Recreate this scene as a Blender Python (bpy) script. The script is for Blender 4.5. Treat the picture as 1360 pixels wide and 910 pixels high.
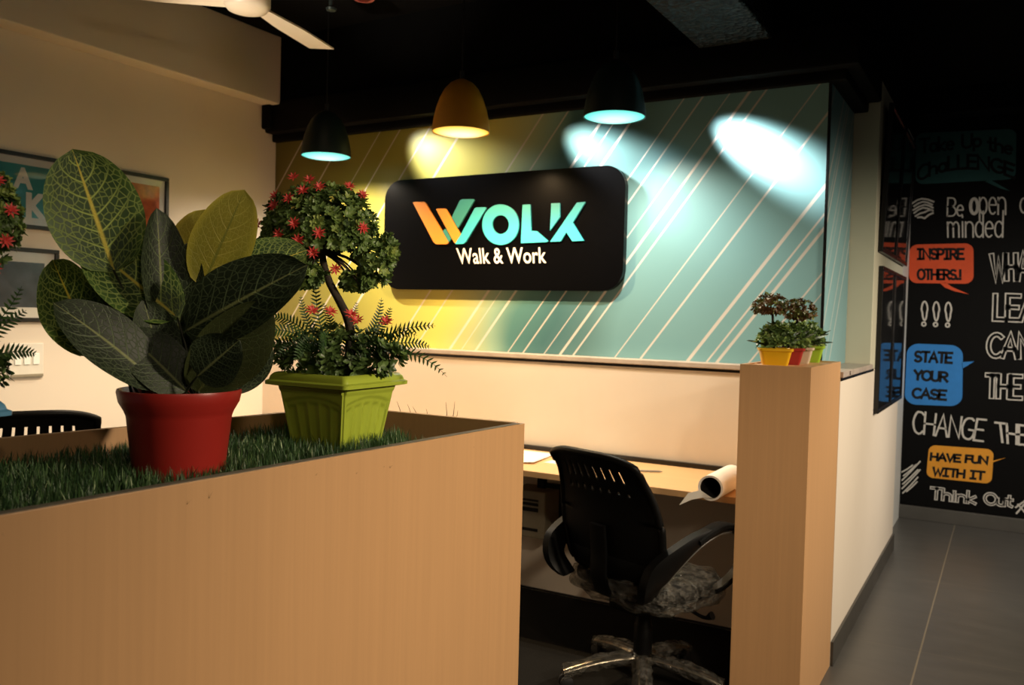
import bpy, bmesh, math, random
from mathutils import Vector, Matrix
from math import sin, cos, pi, radians, sqrt, atan2

# ------------------------------------------------------------------ camera, world, lights
for o in list(bpy.data.objects): bpy.data.objects.remove(o)
S = bpy.context.scene
COL = S.collection
F, YAW, PIT, ROLL, H = 1136.28, -.5257223, -.0316874, .0252464, 1.456
_f = Vector((sin(YAW)*cos(PIT), cos(YAW)*cos(PIT), sin(PIT)))
_r0 = Vector((cos(YAW), -sin(YAW), 0)); _u0 = _r0.cross(_f)
RT = _r0*cos(ROLL)+_u0*sin(ROLL); UP = _u0*cos(ROLL)-_r0*sin(ROLL); FW = _f
CAM = Vector((0, 0, H))
cd = bpy.data.cameras.new('camera'); cam = bpy.data.objects.new('camera', cd); COL.objects.link(cam)
cam.matrix_world = Matrix(((RT.x, UP.x, -FW.x, 0), (RT.y, UP.y, -FW.y, 0), (RT.z, UP.z, -FW.z, H), (0, 0, 0, 1)))
cd.sensor_width = 36; cd.lens = 36*F/1360; cd.clip_start = .02
cd.dof.use_dof = True; cd.dof.focus_distance = 2.05; cd.dof.aperture_fstop = 6.0
S.camera = cam
S.view_settings.view_transform = 'Standard'; S.view_settings.look = 'None'
S.view_settings.exposure = 0.14; S.view_settings.gamma = 1.0; S.view_settings.use_curve_mapping = False
W = bpy.data.worlds.new('world'); S.world = W; W.use_nodes = True
W.node_tree.nodes['Background'].inputs[0].default_value = (1.0, .93, .84, 1)
W.node_tree.nodes['Background'].inputs[1].default_value = .018

def lamp(name, kind, loc, power, col, target=None, size=.05, angle=120, blend=.6):
    l = bpy.data.lights.new(name, kind); l.energy = power; l.color = col
    if kind == 'AREA': l.shape = 'DISK'; l.size = size
    else: l.shadow_soft_size = size
    if kind == 'SPOT': l.spot_size = radians(angle); l.spot_blend = blend
    o = bpy.data.objects.new(name, l); COL.objects.link(o); o.location = loc
    d = (Vector(target)-Vector(loc)) if target else Vector((0, 0, -1))
    o.rotation_euler = d.to_track_quat('-Z', 'Y').to_euler()
    return o
WARM = (1.0, .80, .58)
# bulbs of the three pendants over the desk are made with the pendants; these spots are added without fixtures, for lamps out of view and as fill
lamp('corridor_lamp', 'SPOT', (1.7, 1.75, 2.25), 335, (1, .81, .58), (-1.0, 1.9, .70), .10, 66, 1.0)
lamp('corridor_wall_fill', 'SPOT', (1.55, 3.7, 2.05), 290, (1, .84, .64), (-.6, 4.2, .75), .10, 78, 1.0)  # added light that brightens the low wall's corridor side
lamp('corridor_end_lamp', 'SPOT', (.95, 4.9, 2.2), 165, (1, .88, .74), (-.1, 6.6, .3), .10, 110, 1.0)
lamp('column_fill', 'SPOT', (.45, 1.1, 2.3), 85, (1, .80, .57), (-.70, 3.2, .55), .08, 46, 1.0)  # added to brighten the column's front, no known lamp there
lamp('aisle_lamp', 'SPOT', (.95, -.35, 2.4), 32, (1, .80, .57), (-1.0, .8, .7), .12, 120, .8)
lamp('side_desk_lamp', 'SPOT', (-3.30, 1.2, 1.95), 54, WARM, (-3.6, 1.5, 0), .12, 130, 1.0)
lamp('side_desk_far_lamp', 'SPOT', (-3.25, 2.5, 1.95), 56, WARM, (-3.6, 2.7, 0), .12, 130, 1.0)
lamp('fan_fill', 'SPOT', (-2.95, 1.38, 1.55), 130, (1, .84, .66), (-2.98, 2.86, 2.8), .05, 30, .9)  # added out of view to brighten the fan blade from below
# three added spots without fixtures that make the mural's bright streaks
for nm, t, e, g in (('mural_fill_spot', (-2.78, 4.05, 2.27), 60, 48), ('mural_fill_spot', (-1.80, 4.05, 2.26), 230, 32), ('mural_fill_spot', (-1.03, 4.05, 2.25), 430, 25)):
    a = (t[0]-.44, t[1]-.20, t[2]+.285)
    lamp(nm, 'SPOT', a, e, (.98, .97, .92), t, .05, g, 1.0)

# ------------------------------------------------------------------ helpers
def at(px, py, **k):
    """the point of the place that stands at a photo pixel, on a plane X=, Y= or Z= or at distance d="""
    d = FW+RT*((px-680)/F)-UP*((py-455)/F)
    (n, v), = k.items()
    if n == 'd': return CAM+d*v
    i = 'XYZ'.find(n)
    return CAM+d*((v-CAM[i])/d[i])

def lin(c):
    if isinstance(c, str): c = tuple(int(c[i:i+2], 16)/255 for i in (0, 2, 4))
    return tuple((x/12.92 if x <= .04045 else ((x+.055)/1.055)**2.4) for x in c)+(1,)

class NT:
    def __init__(s, name):
        s.m = bpy.data.materials.new(name); s.m.use_nodes = True
        s.t = s.m.node_tree; s.b = s.t.nodes['Principled BSDF']; s.out = s.t.nodes['Material Output']
    def n(s, kind, **kw):
        x = s.t.nodes.new(kind)
        for k, v in kw.items(): setattr(x, k, v)
        return x
    def l(s, a, b): s.t.links.new(a, b)
    def put(s, v, sock):
        if hasattr(v, 'is_linked') or isinstance(v, bpy.types.NodeSocket): s.l(v, sock)
        else: sock.default_value = v
    def math(s, op, a, b=0.0, c=None):
        x = s.n('ShaderNodeMath', operation=op); s.put(a, x.inputs[0]); s.put(b, x.inputs[1])
        if c is not None: s.put(c, x.inputs[2])
        return x.outputs[0]
    def mix(s, f, a, b, mode='MIX'):
        x = s.n('ShaderNodeMix', data_type='RGBA', blend_type=mode)
        s.put(f, x.inputs[0]); s.put(a, x.inputs[6]); s.put(b, x.inputs[7]); return x.outputs[2]
    def coord(s, which='Object', scale=(1, 1, 1)):
        t = s.n('ShaderNodeTexCoord'); m = s.n('ShaderNodeMapping'); m.inputs['Scale'].default_value = scale
        s.l(t.outputs[which], m.inputs[0]); return m.outputs[0]
    def noise(s, vec, scale=5, detail=3, rough=.5):
        x = s.n('ShaderNodeTexNoise'); s.l(vec, x.inputs['Vector']); x.inputs['Scale'].default_value = scale
        x.inputs['Detail'].default_value = detail; x.inputs['Roughness'].default_value = rough; return x.outputs['Fac']
    def ramp(s, f, stops):
        x = s.n('ShaderNodeValToRGB'); e = x.color_ramp.elements
        while len(e) < len(stops): e.new(.5)
        for el, (p, c) in zip(e, stops): el.position = p; el.color = c if len(c) == 4 else (*c, 1)
        s.put(f, x.inputs[0]); return x.outputs[0]
    def bump(s, h, strength=.2, dist=.01):
        x = s.n('ShaderNodeBump'); x.inputs['Strength'].default_value = strength; x.inputs['Distance'].default_value = dist
        s.l(h, x.inputs['Height']); s.l(x.outputs[0], s.b.inputs['Normal'])
    def base(s, c): s.put(c, s.b.inputs['Base Color'])
    def set(s, **k):
        for a, v in k.items(): s.put(v, s.b.inputs[a.replace('_', ' ')])
        return s

def plain(name, c, rough=.5, var=.06, scale=20, bump=0, metal=0, coat=0, spec=.5, stretch=(1, 1, 1)):
    k = NT(name); v = k.coord('Object', stretch); f = k.noise(v, scale, 3)
    c = lin(c); d = tuple(x*(1-var*2) for x in c[:3])+(1,); e = tuple(min(1, x*(1+var*2)) for x in c[:3])+(1,)
    k.base(k.mix(f, d, e)); k.set(Roughness=rough, Metallic=metal)
    k.b.inputs['Coat Weight'].default_value = coat; k.b.inputs['Specular IOR Level'].default_value = spec
    if bump: k.bump(f, bump)
    return k.m

class MB:
    """collects geometry for one mesh"""
    def __init__(s): s.v = []; s.f = []; s.uv = []; s.mi = []; s.tint = []; s.cur = 0; s.ct = 0.5
    def add(s, vs, fs, uvs=None):
        o = len(s.v); s.v += [tuple(p) for p in vs]; s.tint += [s.ct]*len(vs)
        s.f += [tuple(i+o for i in f) for f in fs]; s.mi += [s.cur]*len(fs)
        s.uv += (list(uvs) if uvs else [(0, 0)]*len(vs)); return s
    def quad(s, a, b, c, d): return s.add([a, b, c, d], [(0, 1, 2, 3)])
    def box(s, x0, x1, y0, y1, z0, z1, bev=.002):
        bm = bmesh.new(); bmesh.ops.create_cube(bm, size=1)
        for v in bm.verts:
            v.co = Vector(((x0+x1)/2+v.co.x*(x1-x0), (y0+y1)/2+v.co.y*(y1-y0), (z0+z1)/2+v.co.z*(z1-z0)))
        if bev: bmesh.ops.bevel(bm, geom=list(bm.edges), offset=min(bev, .45*min(x1-x0, y1-y0, z1-z0)), segments=2, profile=.5, affect='EDGES')
        bm.verts.index_update()
        s.add([v.co for v in bm.verts], [[v.index for v in f.verts] for f in bm.faces]); bm.free(); return s
    def obox(s, c, ax, ay, az, bev=.002):
        """oriented box: centre and three half axes"""
        k = MB().box(-1, 1, -1, 1, -1, 1, 0)
        l = (ax.length, ay.length, az.length); k = MB().box(-l[0], l[0], -l[1], l[1], -l[2], l[2], bev)
        x, y, z = ax.normalized(), ay.normalized(), az.normalized()
        s.add([Vector(c)+x*p[0]+y*p[1]+z*p[2] for p in k.v], k.f); return s
    def tube(s, path, rad, n=10, cap=True):
        P = [Vector(p) for p in path]; m = len(P)
        R = rad if isinstance(rad, (list, tuple)) else [rad]*m
        ref = Vector((.31, .2, .93)); vs = []; fs = []
        for i, p in enumerate(P):
            t = (P[min(i+1, m-1)]-P[max(i-1, 0)]).normalized()
            a = ref-t*ref.dot(t)
            if a.length < 1e-4: a = t.orthogonal()
            a.normalize(); b = t.cross(a); ref = a
            for j in range(n):
                q = 2*pi*j/n; vs.append(p+(a*cos(q)+b*sin(q))*R[i])
        for i in range(m-1):
            for j in range(n): fs.append((i*n+j, i*n+(j+1) % n, (i+1)*n+(j+1) % n, (i+1)*n+j))
        if cap: fs.append(tuple(range(n-1, -1, -1))); fs.append(tuple(range((m-1)*n, m*n)))
        return s.add(vs, fs)
    def band(s, path, wdir, w, th, shift=0):
        """flat strap swept along a path: width along wdir, thickness th"""
        P = [Vector(p) for p in path]; m = len(P); wd = Vector(wdir).normalized(); vs = []; fs = []
        sec = [(-.5, -.5), (-.42, -.5), (.42, -.5), (.5, -.5), (.5, .5), (.42, .5), (-.42, .5), (-.5, .5)]
        sec = [(-.5, -.3), (-.4, -.5), (.4, -.5), (.5, -.3), (.5, .3), (.4, .5), (-.4, .5), (-.5, .3)]
        for i, p in enumerate(P):
            t = (P[min(i+1, m-1)]-P[max(i-1, 0)]).normalized(); nn = wd.cross(t).normalized(); h_ = th[i] if isinstance(th, list) else th
            for a, b in sec: vs.append(p+wd*a*w+nn*(b+shift)*h_)
        k = 8
        for i in range(m-1):
            for j in range(k): fs.append((i*k+j, i*k+(j+1) % k, (i+1)*k+(j+1) % k, (i+1)*k+j))
        fs.append(tuple(range(k-1, -1, -1))); fs.append(tuple(range((m-1)*k, m*k)))
        return s.add(vs, fs)
    def lathe(s, prof, n=40, c=(0, 0, 0), close=False):
        vs = []; fs = []; m = len(prof)
        for r, z in prof:
            for j in range(n): vs.append((c[0]+r*cos(2*pi*j/n), c[1]+r*sin(2*pi*j/n), c[2]+z))
        for i in range(m-1):
            for j in range(n): fs.append((i*n+j, i*n+(j+1) % n, (i+1)*n+(j+1) % n, (i+1)*n+j))
        if close: fs.append(tuple(range(n-1, -1, -1))); fs.append(tuple(range((m-1)*n, m*n)))
        return s.add(vs, fs)
    def prism(s, poly, ext):
        """planar polygon (3-D points) pulled along ext"""
        n = len(poly); ext = Vector(ext); a = [Vector(p) for p in poly]; b = [p+ext for p in a]
        return s.add(a+b, [tuple(range(n)), tuple(range(2*n-1, n-1, -1))]+[(i, i+n, (i+1) % n+n, (i+1) % n) for i in range(n)])
    def ring(s, outer, inner, ext):
        n = len(outer); ext = Vector(ext); o = [Vector(p) for p in outer]; q = [Vector(p) for p in inner]
        vs = o+q+[p+ext for p in o]+[p+ext for p in q]; fs = []
        for i in range(n):
            j = (i+1) % n
            fs += [(i, j, n+j, n+i), (2*n+j, 2*n+i, 3*n+i, 3*n+j), (i, 2*n+i, 2*n+j, j), (n+i, n+j, 3*n+j, 3*n+i)]
        return s.add(vs, fs)
    def build(s, name, mats, parent=None, smooth=False, fix=True, loc=None):
        me = bpy.data.meshes.new(name); me.from_pydata(s.v, [], s.f)
        if any(u != (0, 0) for u in s.uv):
            l = me.uv_layers.new(name='UVMap')
            for lp in me.loops: l.data[lp.index].uv = s.uv[lp.vertex_index]
        if any(t != .5 for t in s.tint):
            a = me.attributes.new('tint', 'FLOAT', 'POINT'); a.data.foreach_set('value', s.tint)
        for m in (mats if isinstance(mats, (list, tuple)) else [mats]): me.materials.append(m)
        if any(s.mi): me.polygons.foreach_set('material_index', s.mi)
        if fix:
            bm = bmesh.new(); bm.from_mesh(me); bmesh.ops.recalc_face_normals(bm, faces=bm.faces); bm.to_mesh(me); bm.free()
        if smooth:
            me.polygons.foreach_set('use_smooth', [True]*len(me.polygons))
            if smooth != 'all': me.set_sharp_from_angle(angle=radians(smooth if smooth is not True else 40))
        me.update()
        o = bpy.data.objects.new(name, me); COL.objects.link(o)
        if parent: o.parent = parent
        if loc is not None: o.location = loc
        return o

def tag(o, label, cat, group=None):
    o['label'] = label; o['category'] = cat
    if group: o['group'] = group
    return o
def thing(name, label, cat, loc=(0, 0, 0), rz=0, group=None):
    o = bpy.data.objects.new(name, None); COL.objects.link(o); o.location = loc; o.rotation_euler = (0, 0, rz)
    o.empty_display_size = .1
    return tag(o, label, cat, group)
def struct(o): o['kind'] = 'structure'; return o
def dup(root, loc, rz, label):
    r = root.copy(); COL.objects.link(r); r.location = loc; r.rotation_euler = (0, 0, rz); r['label'] = label
    for ch in list(root.children):
        c = ch.copy(); COL.objects.link(c); c.parent = r
        for g in list(ch.children):
            d = g.copy(); COL.objects.link(d); d.parent = c
    return r
def bez(a, b, c, n):
    a, b, c = Vector(a), Vector(b), Vector(c)
    return [a*(1-t)**2+b*2*t*(1-t)+c*t*t for t in [i/n for i in range(n+1)]]
def smooth_path(pts, k=6):
    P = [Vector(p) for p in pts]; P = [P[0]*2-P[1]]+P+[P[-1]*2-P[-2]]; out = []
    for i in range(1, len(P)-2):
        for j in range(k):
            t = j/k; a, b, c, d = P[i-1:i+3]
            out.append(.5*((2*b)+(c-a)*t+(2*a-5*b+4*c-d)*t*t+(3*b-a-3*c+d)*t**3))
    return out+[P[-2]]

# ------------------------------------------------------------------ materials
def wood(name, c, axis='Z'):
    k = NT(name); sc = {'Z': (60, 60, 1.2), 'X': (1.2, 60, 60), 'Y': (60, 1.2, 60)}[axis]
    v = k.coord('Object', sc); f = k.noise(v, 1.6, 5, .6); g = k.noise(k.coord('Object', tuple(x*.2 for x in sc)), 1.3, 2)
    c = lin(c); d = tuple(x*.80 for x in c[:3])+(1,); e = tuple(min(1, x*1.06) for x in c[:3])+(1,)
    k.base(k.mix(k.math('ADD', k.math('MULTIPLY', f, .7), k.math('MULTIPLY', g, .3)), d, e)); k.set(Roughness=.42); k.bump(f, .04, .002)
    return k.m
M = {}
M['laminate'] = wood('laminate', 'CA9E70')
M['laminate_x'] = wood('laminate_x', 'DDB482', 'X')
M['raw_edge'] = plain('raw_edge', '6F6858', .7, .25, 40)
M['wall'] = plain('wall_paint', 'D9CEBE', .75, .02, 3, .05)
M['wall_grey'] = plain('wall_paint_grey', 'C6C3AC', .75, .03, 3, .05)
M['black_paint'] = plain('black_paint', '0A0A0A', .9, .15, 8, .1, spec=.1)
M['black_beam'] = plain('black_beam', '0B0B0B', .7, .15, 8, .1, spec=.12)
M['white_wall'] = plain('white_wall', 'F0F2EC', .6, .02, 4)
M['stone'] = plain('ledge_stone', 'B3A699', .35, .16, 14, .1)
M['black_plastic'] = plain('black_plastic', '080808', .45, .1, 60, spec=.10)
M['black_rubber'] = plain('black_rubber', '0C0C0C', .6, .1, 60)
M['black_fabric'] = plain('black_fabric', '080808', .8, .2, 300, .2, spec=.1)
M['black_frame'] = plain('black_frame', '0A0909', .35, .1, 40)
M['chrome'] = plain('chrome', 'C9C2B4', .22, .02, 10, 0, 1)
M['paper'] = plain('paper', 'F4EFE4', .7, .01, 10)
M['grey_metal'] = plain('grey_box_metal', '8C8470', .5, .05, 30)
M['dark_hole'] = plain('dark_hole', '050505', .8, .1, 20)
M['fan'] = plain('fan_cream', 'E9DCC4', .4, .02, 10)
M['cord'] = plain('cord_black', '0B0B0B', .6, .1, 20)
M['chalk'] = plain('chalk_white', 'CFCBC2', .9, .22, 160)
M['ink'] = plain('black_lettering', '0B0B0C', .85, .1, 60)
M['board'] = plain('blackboard_black', '050505', .7, .25, 30, spec=.15)
M['dark_teal_bubble'] = plain('dark_teal_bubble', '2B5A5A', .8, .08, 20)
M['orange_bubble'] = plain('orange_bubble', 'E0562C', .8, .06, 20)
M['blue_bubble'] = plain('blue_bubble', '2F82CF', .8, .05, 20)
M['amber_bubble'] = plain('amber_bubble', 'E79E2E', .8, .05, 20)
M['sign_black'] = plain('sign_black', '060607', .25, .1, 30, spec=.14)
M['sign_orange'] = plain('sign_orange', 'FF9A33', .4, .02, 20)
M['sign_white'] = plain('sign_white', 'F6EEE2', .5, .01, 20)
M['sign_teal_dark'] = plain('sign_teal_dark', '3F9080', .4, .03, 20)
M['tape'] = plain('grey_card', '8D8A84', .6, .05, 20)
M['bark'] = plain('bark', '33291E', .85, .35, 60, .6)
M['soil'] = plain('soil', '241C14', .95, .3, 80, .6)
M['red_pot'] = plain('red_plastic', '9C2720', .38, .05, 12)
M['green_pot'] = plain('green_plastic', 'A2B33C', .36, .05, 14)
M['blue_pot'] = plain('blue_plastic', '5C97BE', .4, .04, 14)
M['yellow_pot'] = plain('yellow_plastic', 'E3B112', .4, .04, 14)
M['beige_pot'] = plain('beige_plastic', 'C9B79B', .45, .05, 14)
M['lime_pot'] = plain('lime_plastic', '8FB32A', .4, .05, 14)
M['red_flower'] = plain('red_flower', 'DC4C46', .5, .15, 90)
M['stem_green'] = plain('stem_green', '33401F', .55, .2, 60)
M['stem_dark'] = plain('stem_dark', '2A2E1C', .55, .2, 60)
M['pale_leaf'] = plain('pale_leaf', 'B9C4B4', .4, .1, 60)
M['teal_art'] = plain('teal_art', '2E8A88', .6, .05, 20)
M['art_white'] = plain('art_white', 'DAD6CA', .6, .03, 20)
M['art_orange'] = plain('art_orange', 'C4683A', .6, .35, 26)
M['art_dark'] = plain('art_dark', '3A3A3C', .6, .5, 16)
M['poster_dark'] = plain('poster_dark', '0D0E10', .5, .5, 9)

def foliage_mat(name, stops, rough=.42, spec=.5):
    k = NT(name); a = k.n('ShaderNodeAttribute', attribute_name='tint')
    k.base(k.ramp(a.outputs['Fac'], [(p, lin(c)) for p, c in stops])); k.set(Roughness=rough); k.b.inputs['Specular IOR Level'].default_value = spec
    tr = k.n('ShaderNodeBsdfTranslucent'); k.l(k.b.inputs['Base Color'].links[0].from_socket, tr.inputs[0])
    mx = k.n('ShaderNodeMixShader'); mx.inputs[0].default_value = .22
    k.l(k.b.outputs[0], mx.inputs[1]); k.l(tr.outputs[0], mx.inputs[2]); k.l(mx.outputs[0], k.out.inputs[0])
    return k.m
M['foliage'] = foliage_mat('topiary_leaves', [(0, '364B25'), (.5, '789450'), (.85, 'A6B65E'), (1, 'D0D47C')])
M['fern'] = foliage_mat('fern_leaves', [(0, '243820'), (.6, '426230'), (1, '789640')])
M['grass'] = foliage_mat('turf', [(0, '20361F'), (.5, '3C5C34'), (.9, '62804A'), (1, 'B4C49A')], .45)
M['russet'] = foliage_mat('russet_leaves', [(0, '3A2A1A'), (.5, '6E4C2A'), (.8, '5C6A2E'), (1, '97A04A')])

def leaf_mat(name, dark, vein, mid, edge, trans=.25, vw=1.0):
    """veined leaf: u along the leaf, v from -1 to 1 across it"""
    k = NT(name); uv = k.n('ShaderNodeUVMap'); sp = k.n('ShaderNodeSeparateXYZ'); k.l(uv.outputs[0], sp.inputs[0])
    u, v = sp.outputs[0], sp.outputs[1]
    av = k.math('ABSOLUTE', k.math('SUBTRACT', k.math('MULTIPLY', v, 2.0), 1.0))
    midw = k.math('MULTIPLY_ADD', u, -.060, .085)
    midm = k.math('SUBTRACT', 1.0, k.math('SMOOTH_MIN', 1.0, k.math('DIVIDE', av, midw), .3))
    midm = k.math('MAXIMUM', k.math('MULTIPLY', midm, 1.6), 0.0)
    ph = k.math('SUBTRACT', k.math('MULTIPLY', u, 7.5), k.math('MULTIPLY', k.math('POWER', av, 1.25), 2.1))
    fr = k.math('ABSOLUTE', k.math('SUBTRACT', k.math('FRACT', ph), .5))
    side = k.math('MAXIMUM', k.math('SUBTRACT', 1.0, k.math('DIVIDE', fr, .075*vw)), 0.0)
    side = k.math('MULTIPLY', side, k.math('SUBTRACT', 1.15, av))
    cb = k.n('ShaderNodeCombineXYZ'); k.put(k.math('MULTIPLY', u, 17.0), cb.inputs[0]); k.put(k.math('MULTIPLY_ADD', av, 7.5, k.math('MULTIPLY', k.math('GREATER_THAN', v, .5), 31.0)), cb.inputs[1])
    vo = k.n('ShaderNodeTexVoronoi', feature='DISTANCE_TO_EDGE', voronoi_dimensions='2D'); k.l(cb.outputs[0], vo.inputs['Vector']); vo.inputs['Scale'].default_value = 1.0
    net = k.math('MULTIPLY', k.math('MAXIMUM', k.math('SUBTRACT', 1.0, k.math('DIVIDE', vo.outputs['Distance'], .12*vw)), 0.0), .55)
    veins = k.math('MINIMUM', k.math('MAXIMUM', k.math('MULTIPLY', side, 1.3), net), 1.0)
    nz = k.noise(k.coord('Object'), 30, 3)
    c = k.mix(k.math('MULTIPLY', nz, .6), lin(dark), tuple(x*.55 for x in lin(dark)[:3])+(1,))
    ed = k.math('MAXIMUM', k.math('MULTIPLY', k.math('SUBTRACT', av, .72), 3.0), 0.0)
    c = k.mix(k.math('MINIMUM', ed, 1.0), c, lin(edge))
    c = k.mix(k.math('MULTIPLY', veins, .95), c, lin(vein)); c = k.mix(k.math('MINIMUM', midm, 1.0), c, lin(mid))
    k.base(c); k.set(Roughness=.5); k.bump(veins, .35, .002)
    tr = k.n('ShaderNodeBsdfTranslucent'); k.l(c, tr.inputs[0]); mx = k.n('ShaderNodeMixShader'); mx.inputs[0].default_value = trans
    k.l(k.b.outputs[0], mx.inputs[1]); k.l(tr.outputs[0], mx.inputs[2]); k.l(mx.outputs[0], k.out.inputs[0])
    return k.m
M['leaf_bright'] = leaf_mat('veined_leaf_bright', '3A5826', 'C2D872', 'EADB58', '5C7C38', .3, 1.15)
M['leaf_dark'] = leaf_mat('veined_leaf_dark', '27331F', '6C7E58', '8E9660', '303C28', .2, .95)  # darker copy of the bright leaf, shade of unlit leaves put into the colour
M['leaf_yellow'] = leaf_mat('veined_leaf_yellow', 'ABA63A', 'C6BE58', '858A34', 'D6CA4C', .5, .8)  # paler copy for backlit leaves, the light through them put into the colour
M['leaf_olive'] = leaf_mat('veined_leaf_olive', '3A4222', '4F5A30', '5A5F34', '424A26', .3, .7)

def lamp_disc(name, rim, centre, strength):
    k = NT(name); g = k.n('ShaderNodeTexCoord'); ln = k.n('ShaderNodeVectorMath', operation='LENGTH'); k.l(g.outputs['Object'], ln.inputs[0])
    c = k.ramp(k.math('DIVIDE', ln.outputs['Value'], .15), [(0, lin(centre)), (.30, lin(centre)), (.93, lin(rim))])
    k.base((0, 0, 0, 1)); k.l(c, k.b.inputs['Emission Color']); k.b.inputs['Emission Strength'].default_value = strength
    return k.m
def glass_front(name):
    k = NT(name); tr = k.n('ShaderNodeBsdfTransparent'); gl = k.n('ShaderNodeBsdfGlossy'); gl.inputs['Roughness'].default_value = .04
    fr = k.n('ShaderNodeFresnel'); fr.inputs[0].default_value = 1.5; mx = k.n('ShaderNodeMixShader')
    k.l(fr.outputs[0], mx.inputs[0]); k.l(tr.outputs[0], mx.inputs[1]); k.l(gl.outputs[0], mx.inputs[2]); k.l(mx.outputs[0], k.out.inputs[0]); return k.m
M['glass'] = glass_front('picture_glass')
def wrap_mat():
    k = NT('clear_plastic_wrap'); tr = k.n('ShaderNodeBsdfTransparent'); tr.inputs[0].default_value = (.86, .84, .8, 1)
    b = k.b; k.base((.13, .125, .11, 1)); k.set(Roughness=.07); k.b.inputs['Specular IOR Level'].default_value = .9; f = k.noise(k.coord('Object', (1, 1, 1)), 34, 4, .6); k.bump(f, 1.0, .06)
    mx = k.n('ShaderNodeMixShader'); k.put(k.ramp(f, [(.40, (.16, .16, .16)), (.62, (.70, .70, .70))]), mx.inputs[0])
    k.l(tr.outputs[0], mx.inputs[1]); k.l(b.outputs[0], mx.inputs[2]); k.l(mx.outputs[0], k.out.inputs[0]); return k.m
M['wrap'] = wrap_mat()
def teal_letter():
    k = NT('sign_teal'); g = k.n('ShaderNodeTexCoord'); sp = k.n('ShaderNodeSeparateXYZ'); k.l(g.outputs['Object'], sp.inputs[0])
    f = k.math('DIVIDE', k.math('SUBTRACT', sp.outputs[2], 1.84), .25)
    k.base(k.ramp(f, [(0, lin('48D6DC')), (.5, lin('44BAC0')), (1, lin('4E9C90'))])); k.set(Roughness=.4); return k.m
M['sign_teal'] = teal_letter()

# ------------------------------------------------------------------ room shell
XL, XR, YB, YM = -4.16, -.605, 3.97, 4.05         # left wall, low wall's corridor side, low wall front, mural front
def floor_mat():
    k = NT('floor_tile'); g = k.n('ShaderNodeTexCoord'); sp = k.n('ShaderNodeSeparateXYZ'); k.l(g.outputs['Object'], sp.inputs[0])
    fx = k.math('ABSOLUTE', k.math('SUBTRACT', k.math('FRACT', k.math('DIVIDE', k.math('SUBTRACT', sp.outputs[0], -.29+.3), .6)), .5))
    fy = k.math('ABSOLUTE', k.math('SUBTRACT', k.math('FRACT', k.math('DIVIDE', k.math('SUBTRACT', sp.outputs[1], 6.0), 1.2)), .5))
    jx = k.math('LESS_THAN', fx, .006); jy = k.math('MULTIPLY', k.math('LESS_THAN', fy, .0022), .35)
    n1 = k.noise(k.coord('Object', (1, 3, 1)), 3.5, 6, .65); n2 = k.noise(k.coord('Object'), .8, 2)
    c = k.mix(n1, lin('454543'), lin('62605C')); c = k.mix(k.math('MULTIPLY', n2, .4), c, lin('46433E'))
    k.base(k.mix(k.math('MAXIMUM', jx, jy), c, lin('7A7262'))); k.set(Roughness=.36); k.bump(n1, .06, .004); return k.m
M['floor'] = floor_mat()
struct(MB().box(-4.3, 4.2, -3.0, 7.3, -.1, 0, 0).build('floor', M['floor']))
struct(MB().box(-4.3, 4.2, -3.0, 7.3, 3.17, 3.27, 0).build('ceiling', M['black_paint']))
struct(MB().box(XL-.12, XL, -3.0, 4.6, 0, 3.17, 0).build('wall_left', M['wall']))
struct(MB().box(XL, XL+.13, -3.0, YB-.012, 2.75, 3.17, .006).build('trim_1', M['wall']))
struct(MB().box(XL, -.90, 1.85, YB-.013, .0, .006, .001).build('floor_dark_sheet', plain('dark_floor_sheet', '171614', .95, .3, 200, .3, spec=.1)))  # near-black sheet added so lamplight spilling on the cubicle floor stays dark
# low wall that turns the corner into the corridor, mural block behind its ledge
L_ = MB(); L_.box(XL, XR, YB, 6.03, 0, 1.225, 0); L_.box(-.8605, XR, 3.802, YB, 0, 1.225, 0)
struct(L_.build('wall_back', M['wall']))
struct(MB().box(XL, -.735, YM+.012, 4.70, 1.225, 2.77, 0).build('wall_upper', M['wall_grey']))
struct(MB().box(-2.2, XR, 4.70, 6.03, 1.2255, 2.70, .004).build('wall_right', M['wall_grey']))
struct(MB().box(XL, XR, YB+.002, 6.0, 2.70, 3.17, 0).build('wall_upper_black', M['black_paint']))
bm_ = MB(); bm_.box(XL, XR+.005, YB-.02, 4.70, 2.58, 2.772, .012)
bm_.box(XL, -.66, YB+.045, 4.70, 2.535, 2.60, .008)
bm_.box(XL-.0, XL+.07, YB-.05, YB+.06, 2.60, 2.775, .012)
struct(bm_.build('beam', M['black_beam'], smooth=40))
led = MB(); led.box(XL, XR+.012, YB-.012, YM+.03, 1.228, 1.254, .004); led.box(-.76, XR+.012, YM+.02, 4.70, 1.228, 1.254, .004); led.box(-.8605, XR+.012, 3.802, YB+.02, 1.2285, 1.2535, .002)
struct(led.build('trim_2', M['stone']))
led2 = MB(); led2.box(XL, XR+.006, YB-.006, YB+.02, 1.214, 1.228, .002); led2.box(-.63, XR+.006, 3.803, 4.78, 1.214, 1.228, .002)
struct(led2.build('trim_3', M['black_frame']))
sk = MB(); sk.box(XR, XR+.012, 3.803, 6.03, 0, .105, .002); struct(sk.build('baseboard_right', plain('skirting_tile', '413F3B', .4, .2, 9)))
struct(MB().box(XL, -.9, YB-.010, YB-.0005, .0065, .016, .002).build('baseboard_back', M['black_rubber']))
struct(MB().box(-2.2, -.67, 6.03, 7.075, 0, 2.85, 0).build('wall_recess', M['white_wall']))
struct(MB().box(-2.2, 4.2, 7.10, 7.25, 0, 3.17, 0).build('wall_far', M['black_paint']))
struct(MB().box(-.67, 4.2, 6.9, 7.09, 2.98, 3.17, .01).build('beam', M['black_beam']))
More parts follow.
